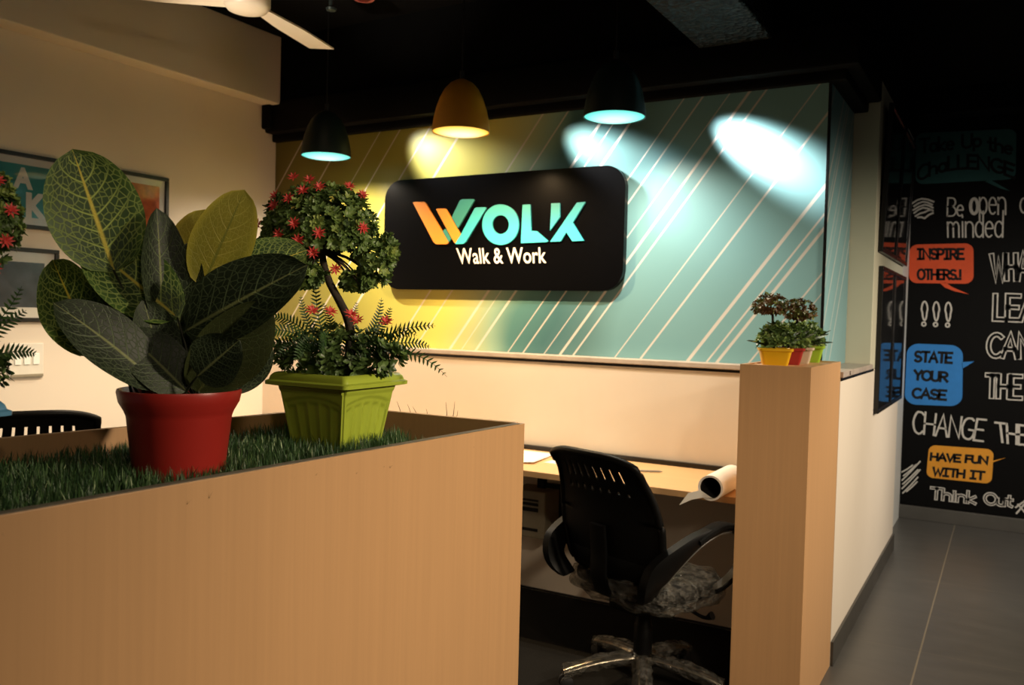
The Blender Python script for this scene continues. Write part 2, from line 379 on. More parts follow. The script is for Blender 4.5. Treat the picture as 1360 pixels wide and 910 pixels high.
struct(MB().box(-.67, 4.2, 7.05, 7.10, 0, .10, .003).build('baseboard_far', plain('skirting_grey', '55534E', .45, .1, 9)))
duct = MB(); duct.box(-1.31, -.97, .4, YB-.03, 2.73, 2.95, .01)
k_ = NT('duct_lining'); vv = k_.n('ShaderNodeTexVoronoi'); k_.l(k_.coord('Object'), vv.inputs['Vector']); vv.inputs['Scale'].default_value = 42
k_.base(k_.mix(vv.outputs['Distance'], lin('101212'), lin('242828'))); k_.set(Roughness=.5); k_.b.inputs['Specular IOR Level'].default_value = .2; k_.bump(vv.outputs['Distance'], .9, .02)
tag(duct.build('ceiling_duct', k_.m), 'black pebble-textured air duct running under the ceiling', 'duct')

# ------------------------------------------------------------------ mural
LINES = [(-3.09, .005), (-2.995, .013), (-2.917, .009), (-2.68, .006), (-2.54, .010), (-2.295, .016), (-2.20, .009), (-2.15, .014), (-3.22, .008), (-3.315, .006),
         (-3.525, .013), (-3.62, .005), (-3.70, .015), (-3.945, .009), (-4.095, .010), (-4.58, .015), (-4.83, .010), (-5.82, .009), (-5.48, .009), (-5.05, .008), (-5.2, .006), (-6.2, .008),
         (-2.0, .008), (-1.93, .005), (-1.80, .010), (-1.62, .007), (-1.5, .009)]
def mural_mat():
    k = NT('mural_print'); g = k.n('ShaderNodeTexCoord'); sp = k.n('ShaderNodeSeparateXYZ'); k.l(g.outputs['Object'], sp.inputs[0])
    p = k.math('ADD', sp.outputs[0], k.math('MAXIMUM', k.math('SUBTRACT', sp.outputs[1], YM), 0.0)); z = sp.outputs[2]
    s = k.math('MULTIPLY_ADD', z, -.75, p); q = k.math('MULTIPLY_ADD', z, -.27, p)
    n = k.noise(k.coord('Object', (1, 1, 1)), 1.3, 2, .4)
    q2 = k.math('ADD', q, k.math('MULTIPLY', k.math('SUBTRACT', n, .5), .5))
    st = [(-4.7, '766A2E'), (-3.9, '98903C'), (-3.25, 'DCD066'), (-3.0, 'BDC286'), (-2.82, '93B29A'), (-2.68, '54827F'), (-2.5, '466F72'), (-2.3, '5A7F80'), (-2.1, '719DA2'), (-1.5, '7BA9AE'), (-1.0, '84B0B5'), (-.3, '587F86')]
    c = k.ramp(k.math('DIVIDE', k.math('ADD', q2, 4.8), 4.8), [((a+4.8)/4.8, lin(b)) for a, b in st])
    tot = None
    for s0, hw in LINES:
        d = k.math('ABSOLUTE', k.math('SUBTRACT', s, s0))
        m = k.math('MINIMUM', k.math('MAXIMUM', k.math('MULTIPLY_ADD', d, -1/.005, (hw*.60+.0025)/.005), 0.0), 1.0)
        tot = m if tot is None else k.math('MAXIMUM', tot, m)
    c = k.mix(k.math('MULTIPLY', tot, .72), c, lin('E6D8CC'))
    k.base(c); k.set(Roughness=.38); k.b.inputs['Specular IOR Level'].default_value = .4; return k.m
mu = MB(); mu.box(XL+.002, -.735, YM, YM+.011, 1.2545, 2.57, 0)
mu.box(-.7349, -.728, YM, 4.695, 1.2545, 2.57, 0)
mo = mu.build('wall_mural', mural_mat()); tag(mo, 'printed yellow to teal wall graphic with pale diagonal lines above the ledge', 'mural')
MB().box(-.739, -.726, YM-.004, YM+.004, 1.2545, 2.56, .001).build('corner_strip', M['black_frame'], mo)

# ------------------------------------------------------------------ sign
SY = 4.012
sign = thing('wall_sign', 'black rounded rectangular sign with orange and teal lettering on the mural', 'sign', (0, 0, 0))
def rrect(x0, x1, z0, z1, r, y, n=10):
    P = []
    for cx, cz, a in ((x1-r, z1-r, 0), (x0+r, z1-r, 90), (x0+r, z0+r, 180), (x1-r, z0+r, 270)):
        for i in range(n+1):
            t = radians(a+90*i/n); P.append(Vector((cx+r*cos(t), y, cz+r*sin(t))))
    return P
MB().prism(rrect(-3.222, -1.692, 1.592, 2.230, .115, SY), (0, YM-SY-.0005, 0)).build('board', M['sign_black'], sign)
def SP(x, y): return at(520+x/4.857, 250+y/4.857, Y=SY-.010)
def poly(name, pts, m, dy=0):
    return MB().prism([SP(*p)+Vector((0, dy, 0)) for p in pts], (0, .0095-dy, 0)).build(name, m, sign)
W_ = MB(); W_.prism([SP(*p) for p in [(137, 92), (150, 88), (208, 88), (218, 94), (366, 345), (362, 356), (350, 361), (287, 361), (272, 350)]], (0, .0095, 0))
W_.prism([SP(*p) for p in [(287, 136), (296, 132), (345, 132), (354, 138), (444, 298), (412, 354), (404, 352)]], (0, .0095, 0)); W_.cur = 1
W_.prism([SP(*p) for p in [(440, 80), (455, 71), (528, 70), (534, 78), (428, 258), (388, 188)]], (0, .0095, 0)); W_.prism([SP(*p) for p in [(348, 262), (384, 326), (368, 348), (329, 276)]], (0, .0095, 0)); W_.cur = 2
W_.prism([SP(*p) for p in [(536, 130), (548, 124), (604, 122), (611, 130), (478, 346), (462, 359), (414, 360), (410, 356), (446, 300)]], (0, .0095, 0))
W_.build('letter', [M['sign_orange'], M['sign_teal_dark'], M['sign_teal']], sign)
oo = [SP(703+118*cos(t), 235+131*sin(t)) for t in [2*pi*i/48 for i in range(48)]]; oi = [SP(703+54*cos(t), 235+61*sin(t)) for t in [2*pi*i/48 for i in range(48)]]
MB().ring(oo, oi, (0, .0095, 0)).build('letter', M['sign_teal'], sign)
poly('letter', [(845, 107), (895, 104), (900, 275), (936, 277), (1010, 341), (1000, 347), (834, 355)], M['sign_teal'])
K_ = MB(); K_.prism([SP(*p) for p in [(1030, 98), (1085, 95), (1085, 187), (1022, 272)]], (0, .0095, 0))
K_.prism([SP(*p) for p in [(1195, 93), (1250, 88), (1168, 222), (1238, 338), (1165, 342), (1127, 284), (1090, 342), (1022, 346)]], (0, .0095, 0)); K_.build('letter', M['sign_teal'], sign)

def font_mesh(txt, bold=.0):
    cu = bpy.data.curves.new('t', 'FONT'); cu.body = txt; cu.offset = bold; cu.resolution_u = 4
    o = bpy.data.objects.new('t', cu); COL.objects.link(o)
    me = bpy.data.meshes.new_from_object(o.evaluated_get(bpy.context.evaluated_depsgraph_get()))
    v = [tuple(p.co) for p in me.vertices]; f = [tuple(p.vertices) for p in me.polygons]
    bpy.data.objects.remove(o); bpy.data.curves.remove(cu); bpy.data.meshes.remove(me)
    x0, x1 = min(p[0] for p in v), max(p[0] for p in v); y0, y1 = min(p[1] for p in v), max(p[1] for p in v)
    return [((p[0]-x0)/(x1-x0), (p[1]-y0)/(y1-y0)) for p in v], f
def bil(q, u, v):
    """point in a quad given as top-left, top-right, bottom-right, bottom-left"""
    return (q[3]*(1-u)+q[2]*u)*(1-v)+(q[0]*(1-u)+q[1]*u)*v
def text_on(name, txt, quad, m, parent, bold=.02, off=Vector((0, -.001, 0))):
    v, f = font_mesh(txt, bold); mb = MB(); mb.add([bil(quad, *p)+off for p in v], f)
    return mb.build(name, m, parent, fix=False)
q = [at(520+x/4.857, 250+y/4.857, Y=SY-.002) for x, y in ((418, 388), (998, 381), (1001, 484), (432, 490))]
text_on('tagline', 'Walk & Work', q, M['sign_white'], sign, .010, Vector((0, -.003, 0)))

# ------------------------------------------------------------------ pendants
def pendant(px, py, cm, disc, label, bulb):
    P = at(px, py, d=F*.285/({433: 66, 612: 77, 816: 83}[px]))
    t = thing('pendant_lamp', label, 'lamp', P, 0, 'pendant lamps over the desk'); R = .1425
    out = [(R, 0), (R*.98, .03), (R*.94, .07), (R*.87, .115), (R*.75, .165), (R*.59, .208), (R*.40, .238), (R*.19, .254), (.014, .259)]
    inn = [(r*.965, z-.003 if i else .0) for i, (r, z) in enumerate(out)][:-1]
    MB().lathe(out+[(.014, .250)]+inn[::-1]+[(R, 0)], 48).build('shade', cm, t, True)
    MB().lathe([(.0005, -.014), (.05, -.012), (.09, -.008), (.12, -.003), (R*.958, .003)], 48).build('diffuser', disc, t, 'all')
    MB().tube([(0, 0, .255), (0, 0, .30)], .012, 12).build('cap', M['cord'], t)
    MB().tube([(0, 0, .30), (0, 0, 3.169-P.z)], .0035, 8).build('cord', M['cord'], t)
    lamp('pendant_bulb', 'SPOT', (P.x, P.y, P.z-.034), bulb[0], bulb[1], None, .016, 160, 1.0)
M['teal_shade'] = plain('teal_shade', '10201F', .5, .04, 20); M['yellow_shade'] = plain('yellow_shade', 'C98A1A', .5, .04, 20)
TD = lamp_disc('teal_disc', '45DCC8', 'CFFFF8', 1.25); YD = lamp_disc('yellow_disc', 'FFC41C', 'FFFAC8', 1.3)
pendant(433, 208, M['teal_shade'], TD, 'dark teal pendant lamp nearest the beige side wall', (92, (1, .86, .68)))
pendant(612, 176, M['yellow_shade'], YD, 'mustard yellow dome pendant lamp above the sign', (112, (1, .68, .36)))
pendant(816, 156, M['teal_shade'], TD, 'dark teal pendant lamp beyond the yellow one, above the end of the sign', (82, (1, .86, .68)))

# ------------------------------------------------------------------ ceiling fan and fittings
fc = Vector((-2.95, 2.69, 2.80)); fan = thing('ceiling_fan', 'cream ceiling fan with a long flat blade near the side wall', 'fan', fc)
MB().lathe([(.001, -.045), (.05, -.044), (.085, -.032), (.10, -.012), (.10, .03), (.085, .06), (.05, .075), (.001, .08)], 40).build('motor_housing', M['fan'], fan, True)
MB().tube([(0, 0, .07), (0, 0, .369)], .014, 12).build('downrod', M['fan'], fan)
for a in (104, 224, 344):
    d = Vector((cos(radians(a)), sin(radians(a)), 0)); s_ = Vector((-d.y, d.x, 0))
    b = MB(); n = 12; top = []; bot = []
    for i in range(n+1):
        t = i/n; r = .085+.595*t; w0 = .052+.026*min(1, t*2.2); sk_ = .03*max(0, t-.93)/.07
        for k2, sg in ((0, -1), (1, 1)):
            p = d*(r-(sk_ if sg < 0 else 0))+s_*(w0*sg)+Vector((0, 0, .012*sg+.005)); top.append(p+Vector((0, 0, .004))); bot.append(p-Vector((0, 0, .004)))
    m_ = len(top); fs = []
    for i in range(n):
        a0, a1, b0, b1 = 2*i, 2*i+1, 2*i+2, 2*i+3
        fs += [(a0, a1, b1, b0), (m_+a0, m_+b0, m_+b1, m_+a1), (a0, b0, m_+b0, m_+a0), (a1, m_+a1, m_+b1, b1)]
    fs += [(0, m_, m_+1, 1), (2*n, 2*n+1, m_+2*n+1, m_+2*n)]
    b.add(top+bot, fs); b.build('blade', M['fan'], fan)
P = at(483, -1, Z=2.95); t = thing('smoke_detector', 'round dull red ceiling fitting at the top edge above the mural', 'detector', P)
MB().lathe([(.001, 0), (.05, 0), (.062, .012), (.058, .05), (.02, .07), (.02, .219)], 32).build('housing', plain('dull_red', '9A4A42', .5, .05, 20), t, True)
MB().lathe([(.001, -.004), (.03, -.003), (.034, .001)], 24).build('lens', plain('dark_red', '5A1512', .3, .05, 20), t, True)
P = at(440, 9, Z=2.9); t = thing('sprinkler_head', 'small dark grey fitting hanging beside the fan blade tip', 'sprinkler', P)
MB().tube([(0, 0, .02), (0, 0, .269)], .012, 12).build('pipe', M['cord'], t)
MB().lathe([(.001, -.02), (.022, -.018), (.026, -.008), (.012, .0), (.012, .03), (.001, .032)], 24).build('deflector', plain('dark_grey_metal', '3A4442', .4, .05, 20, 0, .5), t, True)

# ------------------------------------------------------------------ desk and what is on it
desk = thing('desk', 'long light wood desk along the low wall below the ledge', 'desk', (-2.5, 3.68, 0))
def rel(o, root):                      # geometry given in world coordinates under a moved root
    o.parent = root; o.matrix_parent_inverse = Matrix.Translation(root.location).inverted() if root.rotation_euler.z == 0 else (Matrix.Translation(root.location) @ Matrix.Rotation(root.rotation_euler.z, 4, 'Z')).inverted(); return o
rel(MB().box(XL+.002, -.864, 3.40, 3.945, .722, .75, .002).build('desktop', M['laminate_x']), desk)
rel(MB().box(XL+.002, -.864, 3.945, 3.969, .70, .772, .002).build('cable_channel', M['black_frame']), desk)
for x in (XL+.05, -2.86, -.90): rel(MB().box(x-.012, x+.012, 3.46, 3.94, 0, .7215, .002).build('end_panel', M['laminate']), desk)
def sheet(name, label, pts, z=.7506, curl=None):
    b = MB(); n = 8; g = []
    for i in range(n+1):
        for j in range(n+1):
            p = bil(pts, i/n, j/n); p = Vector((p.x, p.y, z+(curl(i/n, j/n) if curl else 0))); g.append(p)
    fs = [(i*(n+1)+j, (i+1)*(n+1)+j, (i+1)*(n+1)+j+1, i*(n+1)+j+1) for i in range(n) for j in range(n)]
    b.add(g, fs); o = b.build(name, M['paper'], smooth='all', fix=False); md = o.modifiers.new('t', 'SOLIDIFY'); md.thickness = .0006; md.offset = 1
    return tag(o, label, 'paper')
def ZQ(pts, z=.75): return [at(*p, Z=z) for p in pts]
sheet('paper_sheet', 'white paper sheet with a curled edge on the desk near the planter end', [Vector((-2.28, 3.90, 0)), Vector((-1.985, 3.91, 0)), Vector((-1.93, 3.56, 0)), Vector((-2.25, 3.47, 0))], curl=lambda u, v: .022*max(0, u-.55)*(1-v))
sheet('paper_sheet', 'white paper sheet lying flat on the desk behind the black chair back', [Vector((-1.90, 3.92, 0)), Vector((-1.60, 3.90, 0)), Vector((-1.62, 3.62, 0)), Vector((-1.92, 3.64, 0))])
P = at(860, 626, Z=.756)
tag(MB().tube([P+Vector((-.05, -.02, 0)), P+Vector((.045, .03, 0)), P+Vector((.06, .037, 0))], [.0045, .0045, .001], 10).build('pen', M['tape'], smooth=True), 'grey pen on the desk beside the chair back', 'pen')
# rolls of drawings
def roll(P0, dirv, L, R, label, flap=False):
    t = thing('paper_roll', label, 'paper roll', P0); d = dirv.normalized(); a = Vector((0, 0, 1)); s_ = d.cross(a).normalized(); n = 40
    def ring_(r, l): return [d*l+(a*cos(2*pi*i/n)+s_*sin(2*pi*i/n))*r for i in range(n)]
    b = MB(); rs = [ring_(R, 0), ring_(R, L), ring_(R*.84, L), ring_(R*.84, 0)]
    vs = sum(rs, []); fs = []
    for k2 in range(4):
        for i in range(n): fs.append((k2*n+i, k2*n+(i+1) % n, ((k2+1) % 4)*n+(i+1) % n, ((k2+1) % 4)*n+i))
    b.add(vs, fs); b.build('outer_sheet', M['paper'], t, 40)
    b = MB(); vs = ring_(R*.835, .006)+ring_(R*.835, L-.01); fs = [(i, (i+1) % n, n+(i+1) % n, n+i) for i in range(n)]+[tuple(range(n, 2*n))]
    b.add(vs, fs); b.build('dark_inside', M['dark_hole'], t, 40)  # black lining, the shade inside the roll put into its colour
    if flap:
        b = MB(); b.prism([at(*p, Y=P0.y-.004)-P0 for p in ((902, 671), (914, 655), (930, 651), (946, 662), (934, 661), (918, 664))], (.0, .0012, .0)); b.build('loose_corner', M['paper'], t)
    return t
roll(Vector((-.985, 3.27, .801)), Vector((.0, 1, .0)), .30, .050, 'large white paper roll with a black open end sticking out over the desk edge', True)
roll(Vector((-.952, 3.60, .7875)), Vector((-.0, 1, 0)), .30, .0365, 'thinner white paper roll behind the large roll by the column')
b = MB(); b.box(-1.045, -1.036, 3.80, 3.83, .7505, .80, .001); tag(b.build('cable_clip', M['black_plastic']), 'small black upright clip at the back of the desk by the rolls', 'clip')
# power box and bracket below the desk
pb = thing('power_box', 'grey metal power box with dark slots on the wall under the desk', 'power box', (-2.06, 3.87, .445))
MB().box(-.13, .07, -.065, .099, -.12, .12, .006).build('case', M['grey_metal'], pb)
for z0, z1 in ((.015, .035), (.045, .06), (.068, .078), (-.085, -.07)): MB().box(-.12, .03, -.068, -.06, z0, z1, .001).build('slot', M['dark_hole'], pb)
cb = thing('cable_tray', 'black cable bracket hanging under the desk beside the grey box', 'bracket', (-2.03, 3.9, .6))
MB().box(-.045, -.005, -.03, .01, -.03, .1215, .003).build('hanger', M['black_plastic'], cb)
MB().box(-.045, .13, -.02, .01, -.025, -.003, .003).build('crossbar', M['black_plastic'], cb)
MB().box(.075, .125, -.015, .012, -.30, -.02, .004).build('upright', M['black_plastic'], cb)

# ------------------------------------------------------------------ office chair
ARM_SHIFT, ARM_IN = 0.38, 1
M['arm_grey'] = plain('arm_trim_grey', '4A4843', .4, .05, 40)
def make_chair(name, label, loc, rz):
    t = thing(name, label, 'chair', loc, rz, 'black office chairs')
    nu, nv = 44, 40
    def bp(i, j):
        u = -1+2*i/nu; v = j/nv; w = .222+.032*sin(pi*min(1, v*1.15))-.012*v
        if v < .1: w -= .05*(1-v/.1)**2
        z = .455+.475*v; z -= .022*abs(u)**3*(1 if v > .5 else -.4*v)
        if v > .93: z -= .01*abs(u)**4
        y = -.205-.015*v-.125*v*v+.055*sin(pi*v*.9)*.0+.045*u*u-.012*sin(pi*v*2)
        return Vector((u*w, y, z))
    vs = [bp(i, j) for i in range(nu+1) for j in range(nv+1)]; fs = []
    slots = set(range(7, 38, 4))
    for i in range(nu):
        for j in range(nv):
            if i in slots and (32 <= j <= 35): continue
            if i in slots and j == 28: continue
            fs.append((i*(nv+1)+j, (i+1)*(nv+1)+j, (i+1)*(nv+1)+j+1, i*(nv+1)+j+1))
    b = MB().add(vs, fs); o = b.build('backrest', M['black_plastic'], t, 'all'); md = o.modifiers.new('thick', 'SOLIDIFY'); md.thickness = .007; md.offset = 0
    rim = [bp(0, j) for j in range(2, nv+1)]+[bp(i, nv) for i in range(1, nu+1)]+[bp(nu, j) for j in range(nv-1, 1, -1)]
    MB().tube(rim, .013, 8).build('back_frame', M['black_plastic'], t, 'all')
    # lumbar pad between seat and back
    lp = MB(); g = []; n1, n2 = 20, 8
    for i in range(n1+1):
        for j in range(n2+1):
            u = -1+2*i/n1; v = j/n2; g.append(Vector((u*.215, -.185+.04*u*u-.055*sin(pi*v)*.3-.02*v, .46+.13*v)))
    lp.add(g, [(i*(n2+1)+j, (i+1)*(n2+1)+j, (i+1)*(n2+1)+j+1, i*(n2+1)+j+1) for i in range(n1) for j in range(n2)])
    o = lp.build('lumbar_pad', M['black_fabric'], t, 'all'); md = o.modifiers.new('thick', 'SOLIDIFY'); md.thickness = .03; md.offset = 0
    def cushion(hx, hy, z0, z1, amp, seed, name, m, mat_=None):
        rnd = random.Random(seed); bm = bmesh.new(); bmesh.ops.create_cube(bm, size=2)
        bmesh.ops.subdivide_edges(bm, edges=bm.edges, cuts=9, use_grid_fill=True)
        ph = [rnd.uniform(0, 6.3) for _ in range(8)]
        for v in bm.verts:
            x, y, z = v.co; k2 = 4
            l = (abs(x)**k2+abs(y)**k2+abs(z)**k2)**(1/k2); x, y, z = x/l, y/l, z/l
            w = amp*(sin(9*x+ph[0])*sin(11*y+ph[1])+.6*sin(17*x+ph[2]+5*z)*sin(13*y+ph[3]))
            v.co = Vector((x*(hx+w), .02+y*(hy+w), (z0+z1)/2+z*((z1-z0)/2+w*.8)+.02*max(0, -y)**3-.03*max(0, y-.6)))
        bm.verts.index_update(); b = MB().add([v.co for v in bm.verts], [[v.index for v in f.verts] for f in bm.faces]); bm.free()
        return b.build(name, m, t, 'all')
    cushion(.235, .225, .375, .455, 0, 1, 'seat', M['black_fabric'])
    cushion(.250, .241, .335, .463, .010, 5, 'plastic_wrap', M['wrap'])
    MB().box(-.19, .19, -.16, .18, .360, .378, .008).build('seat_pan', M['black_plastic'], t)
    for s in (-1, 1):
        pth = smooth_path([(s*.20, -.20, .43), (s*.255, -.21, .50), (s*.275, -.14, .565), (s*.28, -.03, .622), (s*.28, .09, .648), (s*.28, .18, .63), (s*.278, .225, .57), (s*.27, .20, .49), (s*.25, .12, .43), (s*.20, .08, .40)], 7)
        N_ = len(pth); thk = [.022+.075*max(0, 1-abs(i/N_-.13)/.30)**1.2 for i in range(N_)]
        MB().band(pth, (1, 0, 0), .042, thk, ARM_SHIFT).build('armrest', M['black_plastic'], t, 40)
        MB().tube([p+Vector((s*.012, 0, 0))+Vector((0, .011*cos(i/N_*6.28-.6)*ARM_IN, -.008)) for i, p in enumerate(pth[2:-8])], .004, 6).build('arm_trim', M['arm_grey'], t, 'all')
        pad = smooth_path([(s*.28, -.06, .628), (s*.28, .02, .656), (s*.28, .10, .666), (s*.28, .19, .644)], 6)
        MB().band(pad, (1, 0, 0), .058, .02).build('arm_pad', M['black_fabric'], t, 40)
    bs = smooth_path([(0, -.08, .385), (0, -.20, .39), (0, -.245, .46), (0, -.25, .56), (0, -.262, .66)], 6); MB().band(bs, (1, 0, 0), .075, .018).build('back_support', M['black_plastic'], t, 40)
    MB().box(-.075, .075, -.12, .10, .305, .362, .014).build('tilt_mechanism', M['black_plastic'], t)
    MB().tube(smooth_path([(.06, .04, .335), (.16, .05, .335), (.24, .055, .322), (.275, .06, .338)]), [.007]*13+[.007+.0018*i for i in range(6)], 10).build('lever', M['black_plastic'], t, True)
    MB().lathe([(.001, .085), (.034, .085), (.036, .10), (.034, .235), (.031, .24), (.026, .28), (.026, .315), (.001, .315)], 24).build('gas_column', M['black_plastic'], t, True)
    MB().lathe([(.001, .07), (.042, .072), (.05, .085), (.046, .122), (.036, .128), (.001, .128)], 28).build('base_hub', M['chrome'], t, True)
    for k2 in range(5):
        a = radians(-68-rz*180/pi+k2*72); d = Vector((cos(a), sin(a), 0)); s_ = Vector((-d.y, d.x, 0)); b = MB(); vs = []; n = 12
        for i in range(n+1):
            q = i/n; r = .035+.275*q; zc = .112-.012*q-.036*q*q; w = .026-.010*q; th = .017-.006*q
            for j in range(10):
                c_ = 2*pi*j/10; vs.append(d*r+s_*(w*cos(c_))+Vector((0, 0, zc+th*sin(c_))))
        fs = [(i*10+j, i*10+(j+1) % 10, (i+1)*10+(j+1) % 10, (i+1)*10+j) for i in range(n) for j in range(10)]+[tuple(range(n*10, n*10+10))]
        b.add(vs, fs); lg = b.build('base_leg', M['chrome'], t, True)
        rnd = random.Random(k2); wv = []
        for i in range(n+1):
            q = i/n; r = .05+.262*q; zc = .112-.012*q-.036*q*q
            for j in range(12):
                c_ = 2*pi*j/12; wob = rnd.uniform(.8, 1.25); wv.append(d*r+s_*((.036-.006*q)*cos(c_)*wob)+Vector((0, 0, zc+.027*sin(c_)*wob-.004)))
        MB().add(wv, [(i*12+j, i*12+(j+1) % 12, (i+1)*12+(j+1) % 12, (i+1)*12+j) for i in range(n) for j in range(12)]).build('leg_wrap', M['wrap'], lg, 'all')
        e = d*.298; cst = MB()
        for sg in (-1, 1):
            ax = s_*sg; cst.tube([e+ax*.008+Vector((0, 0, .026)), e+ax*.011+Vector((0, 0, .026)), e+ax*.021+Vector((0, 0, .026)), e+ax*.024+Vector((0, 0, .026))], [.022, .0258, .0258, .02], 18)
        cst.tube([e+Vector((0, 0, .03)), e+Vector((0, 0, .062))], .008, 10)
        cst.build('caster', M['black_rubber'], t, True)
    return t
CH = make_chair('office_chair', 'black plastic office chair on a wrapped chrome star base at the long desk', (-1.212, 3.185, 0), radians(-21)); CH.scale = (1.04, 1.04, 1.03)
c2 = dup(CH, (-3.62, 2.13, 0), radians(62), 'black office chair behind the turf planter, only its slotted back top showing'); c2.scale = (1.1, 1.1, 1.1)

# ------------------------------------------------------------------ column planter by the corridor
colm = thing('column_planter', 'tall square light wood column holding the row of small pots', 'column', (-.733, 3.57, 0))
x0, x1, y0, y1 = -.128, .1275, -.39, .230
MB().box(x0, x1, y0, y0+.018, 0, 1.297, .0012).build('front_panel', M['laminate'], colm)
MB().box(x1-.018, x1, y0+.0185, y1, 0, 1.297, .0012).build('side_panel', M['laminate'], colm)
MB().box(x0, x0+.018, y0+.0185, y1, 0, 1.297, .0012).build('side_panel', M['laminate'], colm)
MB().box(x0+.0185, x1-.0185, y1-.018, y1, 0, 1.297, .0012).build('back_panel', M['laminate'], colm)
MB().box(x0+.0185, x1-.0185, y0+.0185, y1-.0185, 1.272, 1.292, .0012).build('top_panel', M['laminate'], colm)

# ------------------------------------------------------------------ turf planter
ZP = 1.20
PA = at(0, 683, Z=ZP); PB = at(697, 561.5, Z=ZP); PC0 = at(0, 581, Z=ZP); PC1 = at(358, 549, Z=ZP)
dF = (PB-PA).normalized(); dR = (PC1-PC0).normalized()
FA = PA-dF*1.15; FB = PB; RB = PC1+dR*((PB.y-.02-PC1.y)/dR.y); RA = PC0-dR*1.3
pl = thing('turf_planter', 'long light wood partition planter filled with artificial turf', 'planter', (PB.x, PB.y, 0)); pl_o = Vector((PB.x, PB.y, 0))
def panel(name, a, b, th, z0, z1, inward, m):
    d = (b-a).normalized(); n_ = Vector((-d.y, d.x, 0)); n_ = n_ if n_.dot(inward) > 0 else -n_
    c_ = (a+b)/2+n_*th/2; c_ = Vector((c_.x, c_.y, (z0+z1)/2))-pl_o
    return MB().obox(c_, d*(b-a).length/2, n_*th/2, Vector((0, 0, (z1-z0)/2)), .0012).build(name, m, pl)
inw = (RB-FB)
panel('front_panel', FA, FB, .017, 0, ZP-.0015, inw, M['laminate'])
panel('edge_strip', FA+dF*.002, FB-dF*.022, .016, ZP-.0014, ZP, inw, M['raw_edge'])
panel('back_panel', RA, RB, .017, 0, ZP, -inw, M['laminate'])
panel('end_panel', FB+dF*.0+(RB-FB).normalized()*.0175-dF*.0, RB-(RB-FB).normalized()*.0185, .017, 0, ZP, -dF, M['laminate'])
panel('end_panel', FA+(RA-FA).normalized()*.0175, RA-(RA-FA).normalized()*.0185, .017, 0, ZP, dF, M['laminate'])
iFA, iFB, iRA, iRB = [p+(c-p).normalized()*.03 for p, c in ((FA, RB), (FB, RA), (RA, FB), (RB, FA))]
ZT = 1.135
MB().prism([Vector((p.x, p.y, ZT-.02))-pl_o for p in (iFA, iFB, iRB, iRA)], (0, 0, .019)).build('liner_board', M['soil'], pl)
rnd = random.Random(7); gm = MB()
qd = [iFA, iRA, iRB, iFB]           # u: front to back? v handled below
def turf(u, v): return (iFA*(1-u)+iFB*u)*(1-v)+(iRA*(1-u)+iRB*u)*v
Lf = (iFB-iFA).length
for i in range(30000):
    u = rnd.random(); 
    if u < .25: continue
    v = rnd.random(); p = turf(u, v); d_end = (iFB-p).dot(dF)
    if d_end < .16+.05*sin(v*9): continue
    h = rnd.uniform(.026, .046)*(1.15 if d_end < .34 else 1); a = rnd.uniform(0, 2*pi); w = rnd.uniform(.0009, .0017); lean = rnd.uniform(.0, .022)
    sd = Vector((cos(a), sin(a), 0)); ln = Vector((-sin(a), cos(a), 0)); b0 = Vector((p.x, p.y, ZT))-pl_o
    m1 = b0+Vector((0, 0, h*.6))+ln*lean*.35; tp = b0+Vector((0, 0, h))+ln*lean
    gm.ct = min(1, max(0, rnd.gauss(.45, .22))) if rnd.random() > .012 else 1.0
    if gm.ct == .5: gm.ct = .49
    gm.add([b0-sd*w, b0+sd*w, m1+sd*w*.8, m1-sd*w*.8, tp], [(0, 1, 2, 3), (3, 2, 4)])
g_ = gm.build('artificial_turf', M['grass'], pl, fix=False); g_['kind'] = 'stuff'
tw = MB()
for (bx, by), (tx, ty), k2 in (((594, 567), (592, 534), .0), ((597, 566), (604, 533), .01), ((600, 567), (608, 545), 0), ((600, 568), (617, 563), .0), ((565, 560), (548, 540), 0), ((572, 562), (566, 543), 0), ((540, 560), (527, 533), 0), ((552, 556), (541, 537), 0)):
    p = at(bx, by, Z=1.17); dd = (p-CAM).dot(FW); q_ = at(tx, ty, d=dd); p.z = ZT
    tw.tube(bez(p-pl_o, (p*.4+q_*.6)+Vector((.004, 0, .004))-pl_o, q_-pl_o, 6), [.0013, .0012, .0011, .001, .0008, .0006, .0003], 5)
tw.build('dry_stems', M['stem_dark'], pl)

# ------------------------------------------------------------------ plant builders
def leaf_patch(mb, base, tip, width, normal, cup=.12, bend=.0, nu=14, nv=8, wave=0, shape=.85, ph=0):
    base, tip = Vector(base), Vector(tip); a = tip-base; L = a.length; a.normalize()
    nrm = Vector(normal); nrm = (nrm-a*nrm.dot(a)).normalized(); s_ = a.cross(nrm).normalized(); vs = []; uv = []; fs = []
    for i in range(nu+1):
        t = i/nu; prof = max(0, sin(pi*min(1, max(0, t))**shape))**.52 if 0 < t < 1 else 0
        if t > .9: prof *= 1-.15*((t-.9)/.1)
        for j in range(nv+1):
            v = -1+2*j/nv; w = width/2*prof
            off = cup*width*(v*v)*prof-bend*L*sin(pi*t)*.0+bend*L*(t*t-t)*-1+wave*width*sin(t*9+ph)*v*abs(v)*.5
            vs.append(base+a*L*t+s_*(v*w)+nrm*off); uv.append((t, .5+v/2))
    for i in range(nu):
        for j in range(nv): fs.append((i*(nv+1)+j, (i+1)*(nv+1)+j, (i+1)*(nv+1)+j+1, i*(nv+1)+j+1))
    mb.add(vs, fs, uv)
